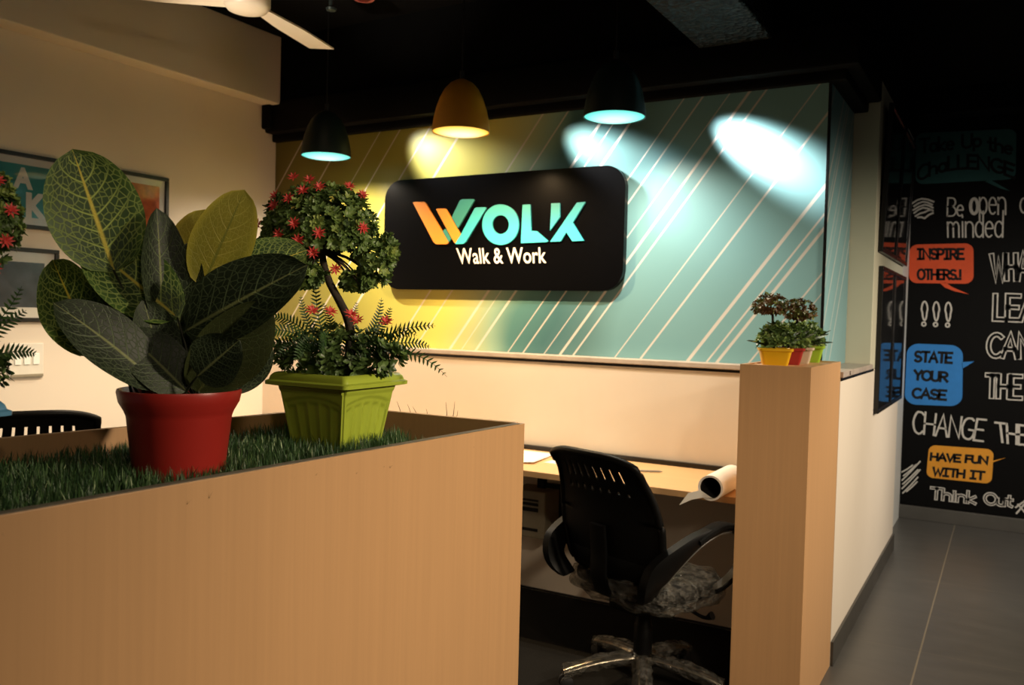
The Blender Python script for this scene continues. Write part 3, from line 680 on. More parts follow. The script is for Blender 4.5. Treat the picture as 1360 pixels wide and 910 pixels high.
def small_leaf(mb, p, d, n_, L, w, tint):
    mb.ct = tint if tint != .5 else .49
    s_ = d.cross(n_).normalized(); m1 = p+d*L*.55; m0 = p+d*L*.2
    mb.add([p, m0+s_*w*.3, m1+s_*w*.5, p+d*L*.93+s_*w*.18+n_*L*.06, p+d*L+n_*L*.07, p+d*L*.93-s_*w*.18+n_*L*.06, m1-s_*w*.5, m0-s_*w*.3, m1-n_*L*.07], [(0, 1, 8), (1, 2, 8), (2, 3, 8), (3, 4, 8), (4, 5, 8), (5, 6, 8), (6, 7, 8), (7, 0, 8)])
def rosette(mb, p, nrm, L, n, rnd, lo=.1, hi=.9):
    nrm = nrm.normalized(); a = nrm.orthogonal().normalized(); b = nrm.cross(a); a0 = rnd.uniform(0, 6.3); base = rnd.uniform(lo, hi)
    for i in range(n):
        q_ = a0+2*pi*i/n+rnd.uniform(-.25, .25); el = rnd.uniform(.0, .75)
        d = ((a*cos(q_)+b*sin(q_))*cos(el)+nrm*sin(el)).normalized(); nn = (nrm-d*nrm.dot(d)).normalized()
        small_leaf(mb, p, d, nn, L*rnd.uniform(.75, 1.1), L*rnd.uniform(.5, .62), min(1, max(0, base+rnd.uniform(-.18, .18))))
def flower_mesh(R, seed=0):
    rnd = random.Random(seed); mb = MB()
    for ring_, n, el0, sc in ((0, 9, .25, 1.0), (1, 7, .75, .8)):
        for i in range(n):
            q_ = 2*pi*i/n+ring_*.3+rnd.uniform(-.1, .1); el = el0+rnd.uniform(-.15, .15)
            d = Vector((cos(q_)*cos(el), sin(q_)*cos(el), sin(el))); nn = Vector((-cos(q_)*sin(el), -sin(q_)*sin(el), cos(el))); s_ = d.cross(nn); L = R*sc
            mb.add([Vector((0, 0, 0)), d*L*.5+s_*L*.14+nn*L*.03, d*L, d*L*.5-s_*L*.14+nn*L*.03], [(0, 1, 2), (0, 2, 3)])
    return mb
_fl = []
def add_flower(parent, p, nrm, R):
    i = len(_fl) % 3
    if len(_fl) < 3:
        o = flower_mesh(1.0, i).build('red_flower', M['red_flower'], parent, fix=False)
    else:
        o = _fl[i].copy(); COL.objects.link(o); o.parent = parent
    _fl.append(o); o.location = p; o.rotation_euler = Vector(nrm).to_track_quat('Z', 'Y').to_euler(); o.scale = (R, R, R)
def frond(parent, P0, P1, P2, width, n=17, m=None, rnd=random, side=None, tint=.4):
    mb = MB(); pts = bez(P0, P1, P2, n+3); mb.ct = .15; mb.tube(pts, [.0016*(1-.75*i/(n+3)) for i in range(n+4)], 5)
    for i in range(2, n+3):
        t = i/(n+3); tg = (pts[min(i+1, n+3)]-pts[i-1]).normalized()
        sd = Vector(side) if side else tg.cross(Vector((0, 0, 1)))
        if sd.length < .1: sd = Vector((1, 0, 0))
        sd = (sd-tg*sd.dot(tg)).normalized(); nn = sd.cross(tg)
        L = width*(min(1, t*3.2)**.6)*(1-t)**.55*1.15+.002
        for sg in (-1, 1):
            d = (sd*sg*.88+tg*.45+nn*rnd.uniform(-.12, .12)).normalized(); w = min(L*.30, .0042); e = tg*w
            mb.ct = min(1, max(0, tint+rnd.uniform(-.2, .3)))
            if mb.ct == .5: mb.ct = .51
            p = pts[i]; mb.add([p-e*.5, p+d*L*.6-e*.55+nn*L*.05, p+d*L, p+d*L*.55+e*.6, p+e*.6], [(0, 1, 2, 3, 4)])
    return mb.build('fern_frond', m or M['fern'], parent, fix=False)
def square_ring(h, z, c=.12, n=8):
    P = []; r = h*c
    for cx, cy, a in ((h-r, h-r, 0), (-h+r, h-r, 90), (-h+r, -h+r, 180), (h-r, -h+r, 270)):
        for i in range(n+1): t = radians(a+90*i/n); P.append(Vector((cx+r*cos(t), cy+r*sin(t), z)))
    return P
def fluted_pot(parent, m, s=1.0):
    """square tapered pot, arched panel of flutes on each face, flared lip"""
    h0, h1, z1 = .064*s, .084*s, .128*s; mb = MB()
    nu, nv = 72, 40
    for k2 in range(4):
        R = Matrix.Rotation(k2*pi/2, 3, 'Z'); vs = []
        for i in range(nu+1):
            for j in range(nv+1):
                u = -1+2*i/nu; v = j/nv; hh = h0+(h1-h0)*v; arch = .86-.13*u*u
                inside = min(1, max(0, (arch-v)/.035))*min(1, max(0, (.90-abs(u))/.04))
                dep = .0035*s*inside
                if inside > 0:
                    fu = (u+.9)/1.8*5; c_ = abs(fu-math.floor(fu)-.5)*2; top_ = min(1, max(0, (arch-.09-v)/.05)); bot_ = min(1, max(0, (v-.05)/.03))
                    dep += .0042*s*(max(0, 1-c_*1.15)**.5)*top_*bot_*inside
                if v > .90: dep -= .003*s*min(1, (v-.90)/.03)
                x = u*hh; y = -hh+dep; cr = max(0, abs(u)-.93)/.07
                y += .012*s*cr*cr*.6; x -= (.012*s*cr*cr*.6)*(1 if u > 0 else -1)*.35
                vs.append(R @ Vector((x, y, z1*v)))
        mb.add(vs, [(i*(nv+1)+j, (i+1)*(nv+1)+j, (i+1)*(nv+1)+j+1, i*(nv+1)+j+1) for i in range(nu) for j in range(nv)])
    mb.add([(-h0, -h0, .0005), (h0, -h0, .0005), (h0, h0, .0005), (-h0, h0, .0005)], [(0, 1, 2, 3)])
    o = mb.build('pot', m, parent, 35, fix=False)
    lp = MB(); prof = [(.083, .126), (.094, .128), (.104, .130), (.1045, .137), (.099, .140), (.097, .147), (.092, .153), (.088, .1545), (.085, .152), (.072, .122), (.055, .06)]
    rings = [square_ring(h*s, z*s, .10) for h, z in prof]; n = len(rings[0]); vs = sum(rings, [])
    lp.add(vs, [(a*n+i, a*n+(i+1) % n, (a+1)*n+(i+1) % n, (a+1)*n+i) for a in range(len(rings)-1) for i in range(n)]); lp.build('rim', m, parent, 30)
    so = MB(); rg = square_ring(.078*s, .128*s, .1); so.add(rg, [tuple(range(len(rg)))]); so.build('soil', M['soil'], parent)
    return o

def face_frame(px, py, z):
    P = at(px, py, Z=z); d = Vector((P.x, P.y, 0)).normalized(); r = Vector((d.y, -d.x, 0))
    return P, atan2(r.y, r.x), (P-CAM).dot(FW)/F

def bonsai(label, px, py, z, potm, seed, pot_rot, blobs, holes, flowers, lowflowers, fronds, trunk, nros, mpp=None, bush=(0, 118, 92, 42)):
    P, rz, m = face_frame(px, py, z); P.z = z; m = mpp or m; rnd = random.Random(seed)
    t = thing('topiary_plant', label, 'potted plant', P, rz, 'potted topiary plants on the turf')
    def L3(x, y, dpt=0): return Vector((x*m, dpt, y*m))
    pr = bpy.data.objects.new('pot', None)
    bpy.data.objects.remove(pr)
    before = set(t.children)
    s = 100*m/.154
    fluted_pot(t, potm, s)
    for c_ in t.children: c_.rotation_euler = (0, 0, pot_rot)
    pts = smooth_path([L3(*p) for p in trunk], 5); MB().tube(pts, [.0105*m/.00163*(1-.35*i/len(pts)) for i in range(len(pts))], 10).build('trunk', M['bark'], t, 'all')
    br = MB(); top = pts[-1]
    for i in range(26):
        b = blobs[rnd.choice([0, 0, 0]+list(range(len(blobs))))]; q_ = L3(b[0]+rnd.uniform(-.6, .6)*b[2], b[1]+rnd.uniform(-.5, .5)*b[3], rnd.uniform(-.6, .6)*b[4]*m)
        br.tube(bez(pts[-4], (top+q_)/2+Vector((0, 0, .015)), q_, 6), [.004, .0035, .003, .0025, .002, .0018, .0015], 5)
    br.build('branches', M['bark'], t, 'all')
    fo = MB()
    for bi, (bx, by, rx, ry, rd, share) in enumerate(blobs):
        c_ = L3(bx, by)
        for i in range(int(nros*share)):
            while True:
                d = Vector((rnd.gauss(0, 1), rnd.gauss(0, 1), rnd.gauss(0, 1))).normalized(); q_ = rnd.uniform(.55, 1.0)**.5
                x, y = bx+d.x*rx*q_, by+d.z*ry*q_
                if bi == 0 and d.z < -.45 and rnd.random() < .75: continue
                if any(((x-hx)/hr)**2+((y-hy)/hs)**2 < 1 for hx, hy, hr, hs in holes): continue
                break
            p = Vector((x*m, d.y*rd*m*q_, y*m)); nrm = Vector((d.x/rx, d.y/rd, d.z/ry)).normalized()+Vector((0, 0, .25))
            rosette(fo, p, nrm, rnd.uniform(8, 11.5)*m, 8, rnd, .12, .72)
    o = fo.build('foliage', M['foliage'], t, fix=False); o['kind'] = 'stuff'
    b0 = blobs[0]
    for fx, fy in flowers:
        e = ((fx-b0[0])/b0[2])**2+((fy-b0[1])/b0[3])**2
        dp = -b0[4]*m*sqrt(max(0, 1-e))-5*m
        nrm = Vector(((fx-b0[0])/b0[2]*.6, -1, (fy-b0[1])/b0[3]*.6+.2)); add_flower(t, L3(fx, fy, dp), nrm, 9.5*m)
    for fx, fy in lowflowers: add_flower(t, L3(fx, fy, -30*m), Vector((rnd.uniform(-.4, .4), -.8, .8)), 11*m)
    bu = MB(); bx, by, bw, bh = bush
    for i in range(230):
        d = Vector((rnd.gauss(0, 1), rnd.gauss(0, 1), rnd.gauss(0, 1))).normalized(); q_ = rnd.uniform(.4, 1)**.5
        p = L3(bx+d.x*bw*q_, by+d.z*bh*q_*(.55 if d.z < 0 else 1), d.y*62*m*q_)
        rosette(bu, p, d+Vector((0, 0, .5)), rnd.uniform(9, 15)*m, 5, rnd, .0, .30)
    o = bu.build('underbrush', M['foliage'], t, fix=False); o['kind'] = 'stuff'
    for fr in fronds:
        (x0, y0), (xm, ym), (x1, y1), w, dp = fr
        frond(t, L3(x0, y0, 0), L3(xm, ym, dp*.5*m), L3(x1, y1, dp*m), w*m, 18, None, rnd, side=(-.15, .5, .85) if abs(x1-x0) > abs(y1-y0)*.8 else (1, .3, .1), tint=.30)
    return t
# middle plant: offsets in photo pixels from the foot of the green pot (447, 592), y up
def O(x, y, cx=447, cy=592): return (x-cx, cy-y)
blobs = [(-24, 288, 74, 58, 68, 1.0), (46, 246, 22, 30, 26, .16), (-78, 262, 24, 36, 28, .20), (-46, 226, 26, 17, 24, .12), (22, 221, 22, 12, 20, .08), (62, 262, 12, 22, 14, .07)]
holes = [(-6, 246, 26, 13)]
fl = [O(*p) for p in [(406, 242), (420, 256), (400, 262), (383, 273), (364, 281), (364, 265), (342, 303), (391, 305), (421, 316), (457, 248), (474, 258), (396, 325), (414, 339), (394, 348), (505, 335), (502, 350), (474, 306), (441, 357), (386, 240), (372, 318)]]
low = [O(*p) for p in [(413, 412), (436, 413), (470, 423), (507, 424), (462, 416)]]
fronds = [(O(455, 478), O(520, 425), O(574, 428), 17, -10), (O(455, 480), O(540, 440), O(587, 494), 16, -40), (O(460, 476), O(530, 440), O(571, 458), 17, 20), (O(460, 470), O(500, 440), O(502, 392), 12, 0), (O(455, 470), O(505, 440), O(516, 404), 13, 25),
          (O(440, 470), O(415, 430), O(416, 372), 15, 20), (O(440, 470), O(400, 430), O(397, 392), 10, 10), (O(440, 475), O(380, 420), O(350, 446), 17, -35), (O(440, 475), O(390, 415), O(356, 422), 16, 20), (O(440, 478), O(385, 440), O(346, 462), 15, 0),
          (O(445, 478), O(400, 440), O(372, 470), 15, -50), (O(450, 478), O(440, 430), O(425, 400), 10, 30), (O(450, 478), O(480, 430), O(480, 470), 18, -70), (O(450, 478), O(430, 425), O(425, 462), 18, -75), (O(455, 478), O(520, 440), O(545, 470), 15, 55), (O(450, 478), O(465, 430), O(470, 398), 9, 10), (O(455, 480), O(510, 425), O(545, 440), 15, -60), (O(445, 478), O(405, 430), O(395, 475), 16, -72)]
trunk = [O(462, 488), O(462, 440), O(457, 418), O(446, 396), O(433, 372), O(425, 345), O(424, 322)]
bonsai('topiary tree with red flowers and ferns in the square lime green pot', 447, 594, 1.142, M['green_pot'], 3, radians(45+6), blobs, holes, fl, low, fronds, trunk, 560)
# plant whose pot stands mostly outside the frame
K2 = 1.28
def O2(x, y): return ((x-447)/1.0, (592-y))
bl2 = [(58, 292, 40, 60, 50, .55), (42, 250, 30, 38, 36, .25), (-10, 275, 60, 58, 60, .6)]
fl2 = [(62, 338), (80, 268), (48, 322), (72, 330), (38, 300), (84, 300), (20, 300), (-30, 310), (70, 240)]
fr2 = [(O2(455, 478), O2(530, 430), (112, 148), 17, -10), (O2(455, 478), O2(520, 420), (104, 196), 17, 10), (O2(455, 480), O2(525, 420), (96, 222), 16, -30), (O2(450, 478), O2(520, 440), (90, 130), 15, 30), (O2(450, 478), O2(500, 420), (78, 218), 14, 30), (O2(450, 478), O2(400, 420), O2(350, 446), 16, 0), (O2(450, 478), O2(420, 420), O2(390, 470), 16, -60), (O2(450, 478), O2(480, 420), O2(490, 470), 16, -60)]
P2, rz2, m2 = face_frame(-118, 660, 1.142)
bonsai('topiary plant with red and yellow flowers at the left edge of the photo', -118, 660, 1.142, M['blue_pot'], 11, radians(45-20), bl2, [], fl2, [(-40, 175), (20, 180)], fr2, [(10, 104), (14, 150), (24, 180), (40, 215), (50, 250)], 460, m2*K2, (10, 128, 82, 40))

# ------------------------------------------------------------------ veined plant in the red pot
P, rz, m = face_frame(238, 632, 1.142); P.z = 1.142
vp = thing('veined_plant', 'large leaved plant with netted veins in the round red pot', 'potted plant', P, rz)
Rz = Matrix.Rotation(-rz, 3, 'Z')
hp = 116*m; R1 = 78*m; R0 = 56*m
MB().lathe([(.001, .0), (R0, 0), (R0*1.02, .004), (R1*.845, hp*.70), (R1*.88, hp*.76), (R1*.965, hp*.86), (R1, hp*.97), (R1*.99, hp), (R1*.955, hp), (R1*.92, hp*.95), (R1*.80, hp*.72), (R1*.70, hp*.4)], 64).build('pot', M['red_pot'], vp, True)
MB().lathe([(.0005, hp*.86), (R1*.88, hp*.86)], 40).build('soil', M['soil'], vp)
D0 = (P-CAM).dot(FW)
def lp_(x, y, off):                     # a point at a photo pixel, 'off' metres nearer (-) or farther (+) than the pot's axis, in the plant's own space
    return Rz @ (at(x, y, d=D0+off)-P)
vdir = Rz @ (-(at(220, 400, d=1)-CAM).normalized())
LEAVES = [  # base, tip, width px, base off, tip off, material, normal tilt (right, up), cup, bend
    ((152, 362), (96, 198), 118, -.03, -.07, 'leaf_bright', (.15, .1), .10, .05),
    ((128, 472), (70, 345), 84, -.01, .03, 'leaf_bright', (-.35, .1), .14, .05),
    ((212, 512), (70, 402), 82, -.05, -.15, 'leaf_dark', (.1, .75), .10, .16),
    ((216, 440), (208, 276), 66, .00, -.02, 'leaf_dark', (.55, 0), .22, .05),
    ((238, 424), (110, 318), 92, -.01, -.03, 'leaf_bright', (-.1, .45), .12, .05),
    ((268, 382), (325, 252), 80, .02, .00, 'leaf_yellow', (.1, 0), .06, .04),
    ((240, 380), (272, 278), 64, .05, .06, 'leaf_yellow', (-.3, 0), .08, .05),
    ((300, 372), (408, 332), 70, .04, .08, 'leaf_bright', (.1, .3), .10, .05),
    ((246, 440), (408, 352), 96, -.03, -.08, 'leaf_dark', (.05, .35), .14, .10),
    ((262, 522), (352, 398), 96, -.02, -.06, 'leaf_olive', (.3, .0), .10, .06),
    ((196, 482), (92, 432), 60, .03, .05, 'leaf_bright', (-.1, .6), .12, .05),
    ((232, 482), (250, 322), 66, .02, .01, 'leaf_dark', (-.25, .1), .16, .04),
    ((222, 512), (190, 398), 64, .0, -.05, 'leaf_dark', (.35, .2), .16, .08),
    ((248, 520), (166, 440), 74, -.03, -.07, 'leaf_dark', (.0, .6), .10, .08),
    ((218, 520), (192, 500), 22, .02, .0, 'leaf_bright', (.1, .4), .1, .0),
    ((292, 520), (345, 430), 84, .01, .03, 'leaf_dark', (.2, .2), .12, .05),
    ((236, 470), (300, 380), 78, .03, .05, 'leaf_bright', (.2, .2), .10, .05),
    ((190, 440), (150, 350), 76, .03, .05, 'leaf_dark', (-.2, .3), .10, .05),
    ((240, 500), (232, 410), 60, .03, .03, 'leaf_yellow', (.2, .1), .10, .05),
    ((250, 330), (232, 262), 1, .06, .06, 'leaf_dark', (0, 0), .1, 0),
    ((180, 470), (130, 380), 76, .05, .09, 'leaf_bright', (-.2, .3), .10, .05),
    ((262, 500), (318, 452), 72, -.06, -.09, 'leaf_dark', (.3, .5), .12, .06),
]
rnd = random.Random(4); ev = Vector((1, 0, 0)); uz = Vector((0, 0, 1))
for i, (b, t_, w, ob, ot, mt, tl, cup, bend) in enumerate(LEAVES):
    if w < 5: continue
    B = lp_(*b, ob); T = lp_(*t_, ot); nrm = (vdir+ev*tl[0]+uz*tl[1]).normalized(); mb = MB()
    leaf_patch(mb, B, T, w*m*(D0+ob)/D0, nrm, cup, bend, 18, 10, .05 if mt != 'leaf_yellow' else .02, .92, i)
    o = mb.build('leaf', M[mt], vp, 'all', fix=False)
    root = Vector((rnd.uniform(-.5, .5)*R1, rnd.uniform(-.4, .4)*R1, hp*.86)); mid = (root+B)/2+Vector((0, 0, .01)); mid = Vector((root.x*.55+B.x*.45, root.y*.5+B.y*.5, (root.z*.4+B.z*.6)))
    tip_ = B+(T-B)*.02; st = MB().tube(bez(root, mid, tip_, 8), [.0034-.00016*j for j in range(9)], 7); st.build('stem', M['stem_dark'] if mt != 'leaf_yellow' else M['stem_green'], vp, 'all')
for (b, t_, k2) in (((186, 520), (150, 468), 0), ((190, 520), (189, 462), 0), ((206, 520), (206, 450), .0), ((176, 508), (160, 472), 0), ((262, 520), (272, 380), .0)):
    A = lp_(*b, -.02); A.z = hp*.9; MB().tube(bez(A, (A+lp_(*t_, 0))/2+Vector((.004, 0, 0)), lp_(*t_, .01), 6), [.003, .003, .0028, .0026, .0024, .0022, .002], 7).build('stem', M['stem_dark'], vp, 'all')

# ------------------------------------------------------------------ small pots on the column
def small_plant(label, y, potm, s, seed, ball, m_fol, sx=-.733):
    z = 1.2925; rnd = random.Random(seed); P = Vector((sx, y, z)); d = Vector((P.x, P.y, 0)).normalized()
    t = thing('small_topiary', label, 'potted plant', P, atan2(-d.x, d.y), 'small potted plants on the column')
    mb = MB(); prof = [(.001, 0), (.046, 0), (.050, .012), (.060, .058), (.066, .060), (.067, .070), (.062, .071), (.056, .060), (.05, .03)]
    rings = [square_ring(h*s, zz*s, .25) for h, zz in prof]; n = len(rings[0])
    mb.add(sum(rings, []), [(a*n+i, a*n+(i+1) % n, (a+1)*n+(i+1) % n, (a+1)*n+i) for a in range(len(rings)-1) for i in range(n)]); o = mb.build('pot', potm, t, 30); o.rotation_euler = (0, 0, radians(5))
    rg = square_ring(.055*s, .058*s, .25); MB().add(rg, [tuple(range(len(rg)))]).build('soil', M['soil'], t)
    bx, bz, rx, rz_ = ball or (0, .09, .03, .03)
    MB().tube(smooth_path([(0, 0, .055*s), (bx*.3-.004, 0, .10*s), (bx*.7+.003, 0, bz-.04), (bx, 0, bz)], 5), .005, 8).build('trunk', M['bark'], t, 'all')
    fo = MB()
    for i in range(110 if ball else 16):
        dd = Vector((rnd.gauss(0, 1), rnd.gauss(0, 1), rnd.gauss(0, 1))).normalized(); q_ = rnd.uniform(.5, 1)**.5
        if dd.z < -.5: dd.z = -.4
        p = Vector((bx+dd.x*rx*q_, dd.y*rx*q_, bz+dd.z*rz_*q_)); rosette(fo, p, dd+Vector((0, 0, .3)), rnd.uniform(.013, .02), 6, rnd, .1, .9)
    o = fo.build('foliage', m_fol, t, fix=False); o['kind'] = 'stuff'
    bu = MB()
    for i in range(95):
        dd = Vector((rnd.gauss(0, 1), rnd.gauss(0, 1), abs(rnd.gauss(0, 1)))).normalized(); p = Vector((dd.x*.058, dd.y*.048, .075*s+dd.z*.085)); rosette(bu, p, dd+Vector((0, 0, .4)), rnd.uniform(.02, .032), 5, rnd, 0, .75)
    o = bu.build('underbrush', M['foliage'], t, fix=False); o['kind'] = 'stuff'
    for i in range(9):
        a = rnd.uniform(pi*.75, pi*1.9) if i < 5 else rnd.uniform(-.6, .9); L = rnd.uniform(.085, .125); mb = MB(); p0 = Vector((0, 0, .07*s)); p1 = Vector((cos(a)*L, sin(a)*L*.5, .07*s+rnd.uniform(.01, .075)))
        leaf_patch(mb, p0+(p1-p0)*.3, p1, .018, Vector((0, -.5, 1)), .15, .12, 8, 4); mb.ct = .5; mb.build('long_leaf', M['leaf_dark'] if i != 6 else M['pale_leaf'], t, 'all', fix=False)
    return t
small_plant('small topiary in the yellow pot at the near end of the column top', 3.275, M['yellow_pot'], .93, 21, (-.022, .222, .066, .050), M['russet'], -.757)
small_plant('small topiary in the red pot just behind the yellow pot', 3.430, M['red_pot'], .92, 22, (.040, .206, .062, .052), M['russet'], -.745)
small_plant('low leafy plant in the beige pot between the red and lime pots', 3.575, M['beige_pot'], .92, 23, None, M['russet'], -.738)
small_plant('low leafy plant in the lime green pot at the wall end of the column top', 3.725, M['lime_pot'], .98, 24, None, M['russet'], -.728)

# ------------------------------------------------------------------ pictures on the beige side wall
def picture(label, y0, y1, z0, z1, art, matted=.04, text=None):
    t = thing('framed_picture', label, 'picture', (XL, (y0+y1)/2, (z0+z1)/2), 0, 'framed pictures on the side wall'); hy, hz = (y1-y0)/2, (z1-z0)/2; fw = .02
    b = MB(); dx = .022
    b.box(.0005, dx, -hy, hy, hz-fw, hz, .002); b.box(.0005, dx, -hy, hy, -hz, -hz+fw, .002); b.box(.0005, dx, -hy, -hy+fw, -hz+fw, hz-fw, .002); b.box(.0005, dx, hy-fw, hy, -hz+fw, hz-fw, .002)
    b.build('frame', M['black_frame'], t)
    MB().box(.001, .008, -hy+fw, hy-fw, -hz+fw, hz-fw, 0).build('mat_board', M['art_white'], t)
    k2 = fw+matted
    pr = MB().box(.0085, .0095, -hy+k2, hy-k2, -hz+k2, hz-k2, 0).build('print', art, t)
    if text:
        for txt, (a0, a1, b0, b1) in text:
            q_ = [Vector((.0105, a0*hy, b1*hz)), Vector((.0105, a1*hy, b1*hz)), Vector((.0105, a1*hy, b0*hz)), Vector((.0105, a0*hy, b0*hz))]
            text_on('lettering', txt, q_, M['art_white'], pr, .05, Vector((0, 0, 0)))
    MB().quad(Vector((.016, -hy+fw, -hz+fw)), Vector((.016, hy-fw, -hz+fw)), Vector((.016, hy-fw, hz-fw)), Vector((.016, -hy+fw, hz-fw))).build('glass', M['glass'], t, fix=False)
    return t
picture('framed teal print with white block letters, upper row on the side wall', 2.10, 2.594, 1.818, 2.180, M['teal_art'], .035, [('A', (.02, .42, .05, .62)), ('K', (.28, .72, -.72, -.02))])
picture('framed orange print, upper row on the side wall behind the big veined leaf', 2.735, 3.225, 1.818, 2.182, M['art_orange'], .035)
picture('framed dark figure print, lower row on the side wall', 2.10, 2.582, 1.365, 1.725, M['art_dark'], .05)
sw = thing('switch_panel', 'white switch panel on the side wall below the lower picture', 'switch panel', (XL, 2.425, 1.175))
MB().box(.0005, .012, -.085, .085, -.085, .085, .004).build('plate', M['art_white'], sw); 
for yy in (-.045, 0, .045): MB().box(.0125, .018, yy-.016, yy+.016, -.02, .035, .002).build('switch', M['white_wall'], sw)
MB().box(.0125, .020, -.08, .08, -.08, -.066, .002).build('bottom_rail', M['grey_metal'], sw)

# ------------------------------------------------------------------ framed posters on the corridor wall
for lab, y0, y1, z0, z1, tilt in (('glossy black framed poster, lower row, near the wall corner', 4.86, 5.43, .985, 1.765, 0), ('glossy black framed poster, lower row, toward the chalkboard', 5.45, 6.02, .985, 1.765, 0),
                           ('glossy black framed poster, upper row, near the wall corner', 4.80, 5.40, 1.835, 2.60, 2.0), ('glossy black framed poster, upper row, toward the chalkboard', 5.42, 6.02, 1.835, 2.60, 2.0)):
    t = thing('framed_poster', lab, 'poster', (XR+.001, (y0+y1)/2, z0), 0, 'framed posters on the corridor wall'); t.rotation_euler = (0, radians(tilt), 0); hy = (y1-y0)/2; h = z1-z0; fw = .022
    b = MB(); b.box(0, .024, -hy, hy, h-fw, h, .002); b.box(0, .024, -hy, hy, 0, fw, .002); b.box(0, .024, -hy, -hy+fw, fw, h-fw, .002); b.box(0, .024, hy-fw, hy, fw, h-fw, .002); b.build('frame', M['black_frame'], t)
    MB().box(.001, .010, -hy+fw, hy-fw, fw, h-fw, 0).build('print', M['poster_dark'], t)
    MB().quad(Vector((.018, -hy+fw, fw)), Vector((.018, hy-fw, fw)), Vector((.018, hy-fw, h-fw)), Vector((.018, -hy+fw, h-fw))).build('glass', M['glass'], t, fix=False)

# ------------------------------------------------------------------ chalkboard wall
YC = 7.075
cbd = thing('chalkboard', 'black chalkboard wall with hand lettering and coloured speech bubbles', 'chalkboard', (0, 0, 0))
MB().box(-.669, 3.4, YC, YC+.02, .105, 2.975, 0).build('board', M['board'], cbd)
def arc(cx, cy, rx, ry, a0, a1, n=10): return [(cx+rx*cos(radians(a0+(a1-a0)*i/n)), cy+ry*sin(radians(a0+(a1-a0)*i/n))) for i in range(n+1)]
G = {  # stroke letters on a unit-high grid: (advance, strokes)
 'A': (.72, [[(0, 0), (.32, 1), (.64, 0)], [(.12, .36), (.52, .36)]]), 'B': (.62, [[(0, 0), (0, 1)]+arc(.25, .76, .25, .24, 90, -90)+[(0, .52)], [(0, .52)]+arc(.27, .26, .28, .26, 90, -90)+[(0, 0)]]),
 'C': (.64, [arc(.34, .5, .34, .5, 50, 310, 14)]), 'E': (.54, [[(.48, 1), (0, 1), (0, 0), (.5, 0)], [(0, .52), (.4, .52)]]), 'F': (.54, [[(.48, 1), (0, 1), (0, 0)], [(0, .52), (.4, .52)]]),
 'G': (.70, [arc(.35, .5, .35, .5, 55, 330, 14)+[(.66, .45), (.38, .45)]]), 'H': (.66, [[(0, 0), (0, 1)], [(.56, 0), (.56, 1)], [(0, .5), (.56, .5)]]), 'I': (.52, [[(.2, 0), (.2, 1)], [(0, 1), (.4, 1)], [(0, 0), (.4, 0)]]),
 'L': (.52, [[(0, 1), (0, 0), (.46, 0)]]), 'N': (.68, [[(0, 0), (0, 1), (.56, 0), (.56, 1)]]), 'O': (.74, [arc(.34, .5, .34, .5, 90, 450, 20)]), 'P': (.60, [[(0, 0), (0, 1)]+arc(.22, .73, .28, .27, 90, -90)+[(0, .46)]]),
 'R': (.64, [[(0, 0), (0, 1)]+arc(.22, .74, .28, .26, 90, -90)+[(0, .48)], [(.22, .48), (.54, 0)]]), 'S': (.60, [arc(.26, .75, .25, .25, 40, 270, 10)+arc(.26, .25, .26, .25, 90, -150, 10)]), 'T': (.62, [[(0, 1), (.56, 1)], [(.28, 1), (.28, 0)]]),
 'U': (.66, [[(0, 1)]+arc(.27, .28, .27, .28, 180, 360)+[(.54, 1)]]), 'V': (.64, [[(0, 1), (.28, 0), (.56, 1)]]), 'W': (.86, [[(0, 1), (.2, 0), (.4, .8), (.6, 0), (.8, 1)]]), 'Y': (.62, [[(0, 1), (.28, .5), (.56, 1)], [(.28, .5), (.28, 0)]]),
 'K': (.62, [[(0, 0), (0, 1)], [(.5, 1), (0, .45), (.54, 0)]]), 'D': (.66, [[(0, 0), (0, 1)]+arc(.2, .5, .38, .5, 90, -90)+[(0, 0)]]),
 '!': (.30, [[(.08, 1), (.08, .32)], [(.08, .08), (.08, .0)]]), '.': (.24, [[(.06, .08), (.06, 0)]]),
 'a': (.52, [arc(.2, .3, .2, .3, 40, 320, 12), [(.4, .6), (.4, 0)]]), 'e': (.50, [[(.02, .33), (.38, .33)]+arc(.2, .3, .2, .3, 10, 310, 12)]), 'o': (.54, [arc(.21, .31, .21, .31, 90, 450, 14)]), 'p': (.52, [[(0, .6), (0, -.28)], arc(.2, .3, .2, .3, 150, -150, 12)]),
 'n': (.52, [[(0, .6), (0, 0)], [(0, .4)]+arc(.2, .38, .2, .22, 160, 0)+[(.4, 0)]]), 'm': (.74, [[(0, .6), (0, 0)], [(0, .4)]+arc(.15, .4, .15, .2, 160, 0)+[(.3, 0)], [(.3, .4)]+arc(.45, .4, .15, .2, 160, 0)+[(.6, 0)]]),
 'i': (.22, [[(.06, .6), (.06, 0)], [(.06, .86), (.06, .78)]]), 'd': (.52, [arc(.2, .3, .2, .3, 40, 320, 12), [(.4, 1), (.4, 0)]]), 'h': (.52, [[(0, 1), (0, 0)], [(0, .4)]+arc(.2, .38, .2, .22, 160, 0)+[(.4, 0)]]), 'k': (.48, [[(0, 1), (0, 0)], [(.36, .6), (0, .25), (.38, 0)]]),
 'u': (.52, [[(0, .6)]+arc(.19, .2, .19, .2, 180, 360)+[(.38, .6)], [(.38, .6), (.38, 0)]]), 't': (.42, [[(.14, .95), (.14, .1), (.3, 0)], [(0, .62), (.32, .62)]]), ' ': (.42, []),
 'OB': (.62, [arc(.26, .5, .26, .5, 90, 450, 16), arc(.26, .5, .13, .34, 90, 450, 12), [(.26, .2), (.26, .8)]]), 'PB': (.58, [[(0, -.18), (0, 1)]+arc(.2, .7, .26, .3, 90, -90)+[(0, .4)], [(.1, .5), (.1, .9)]])}
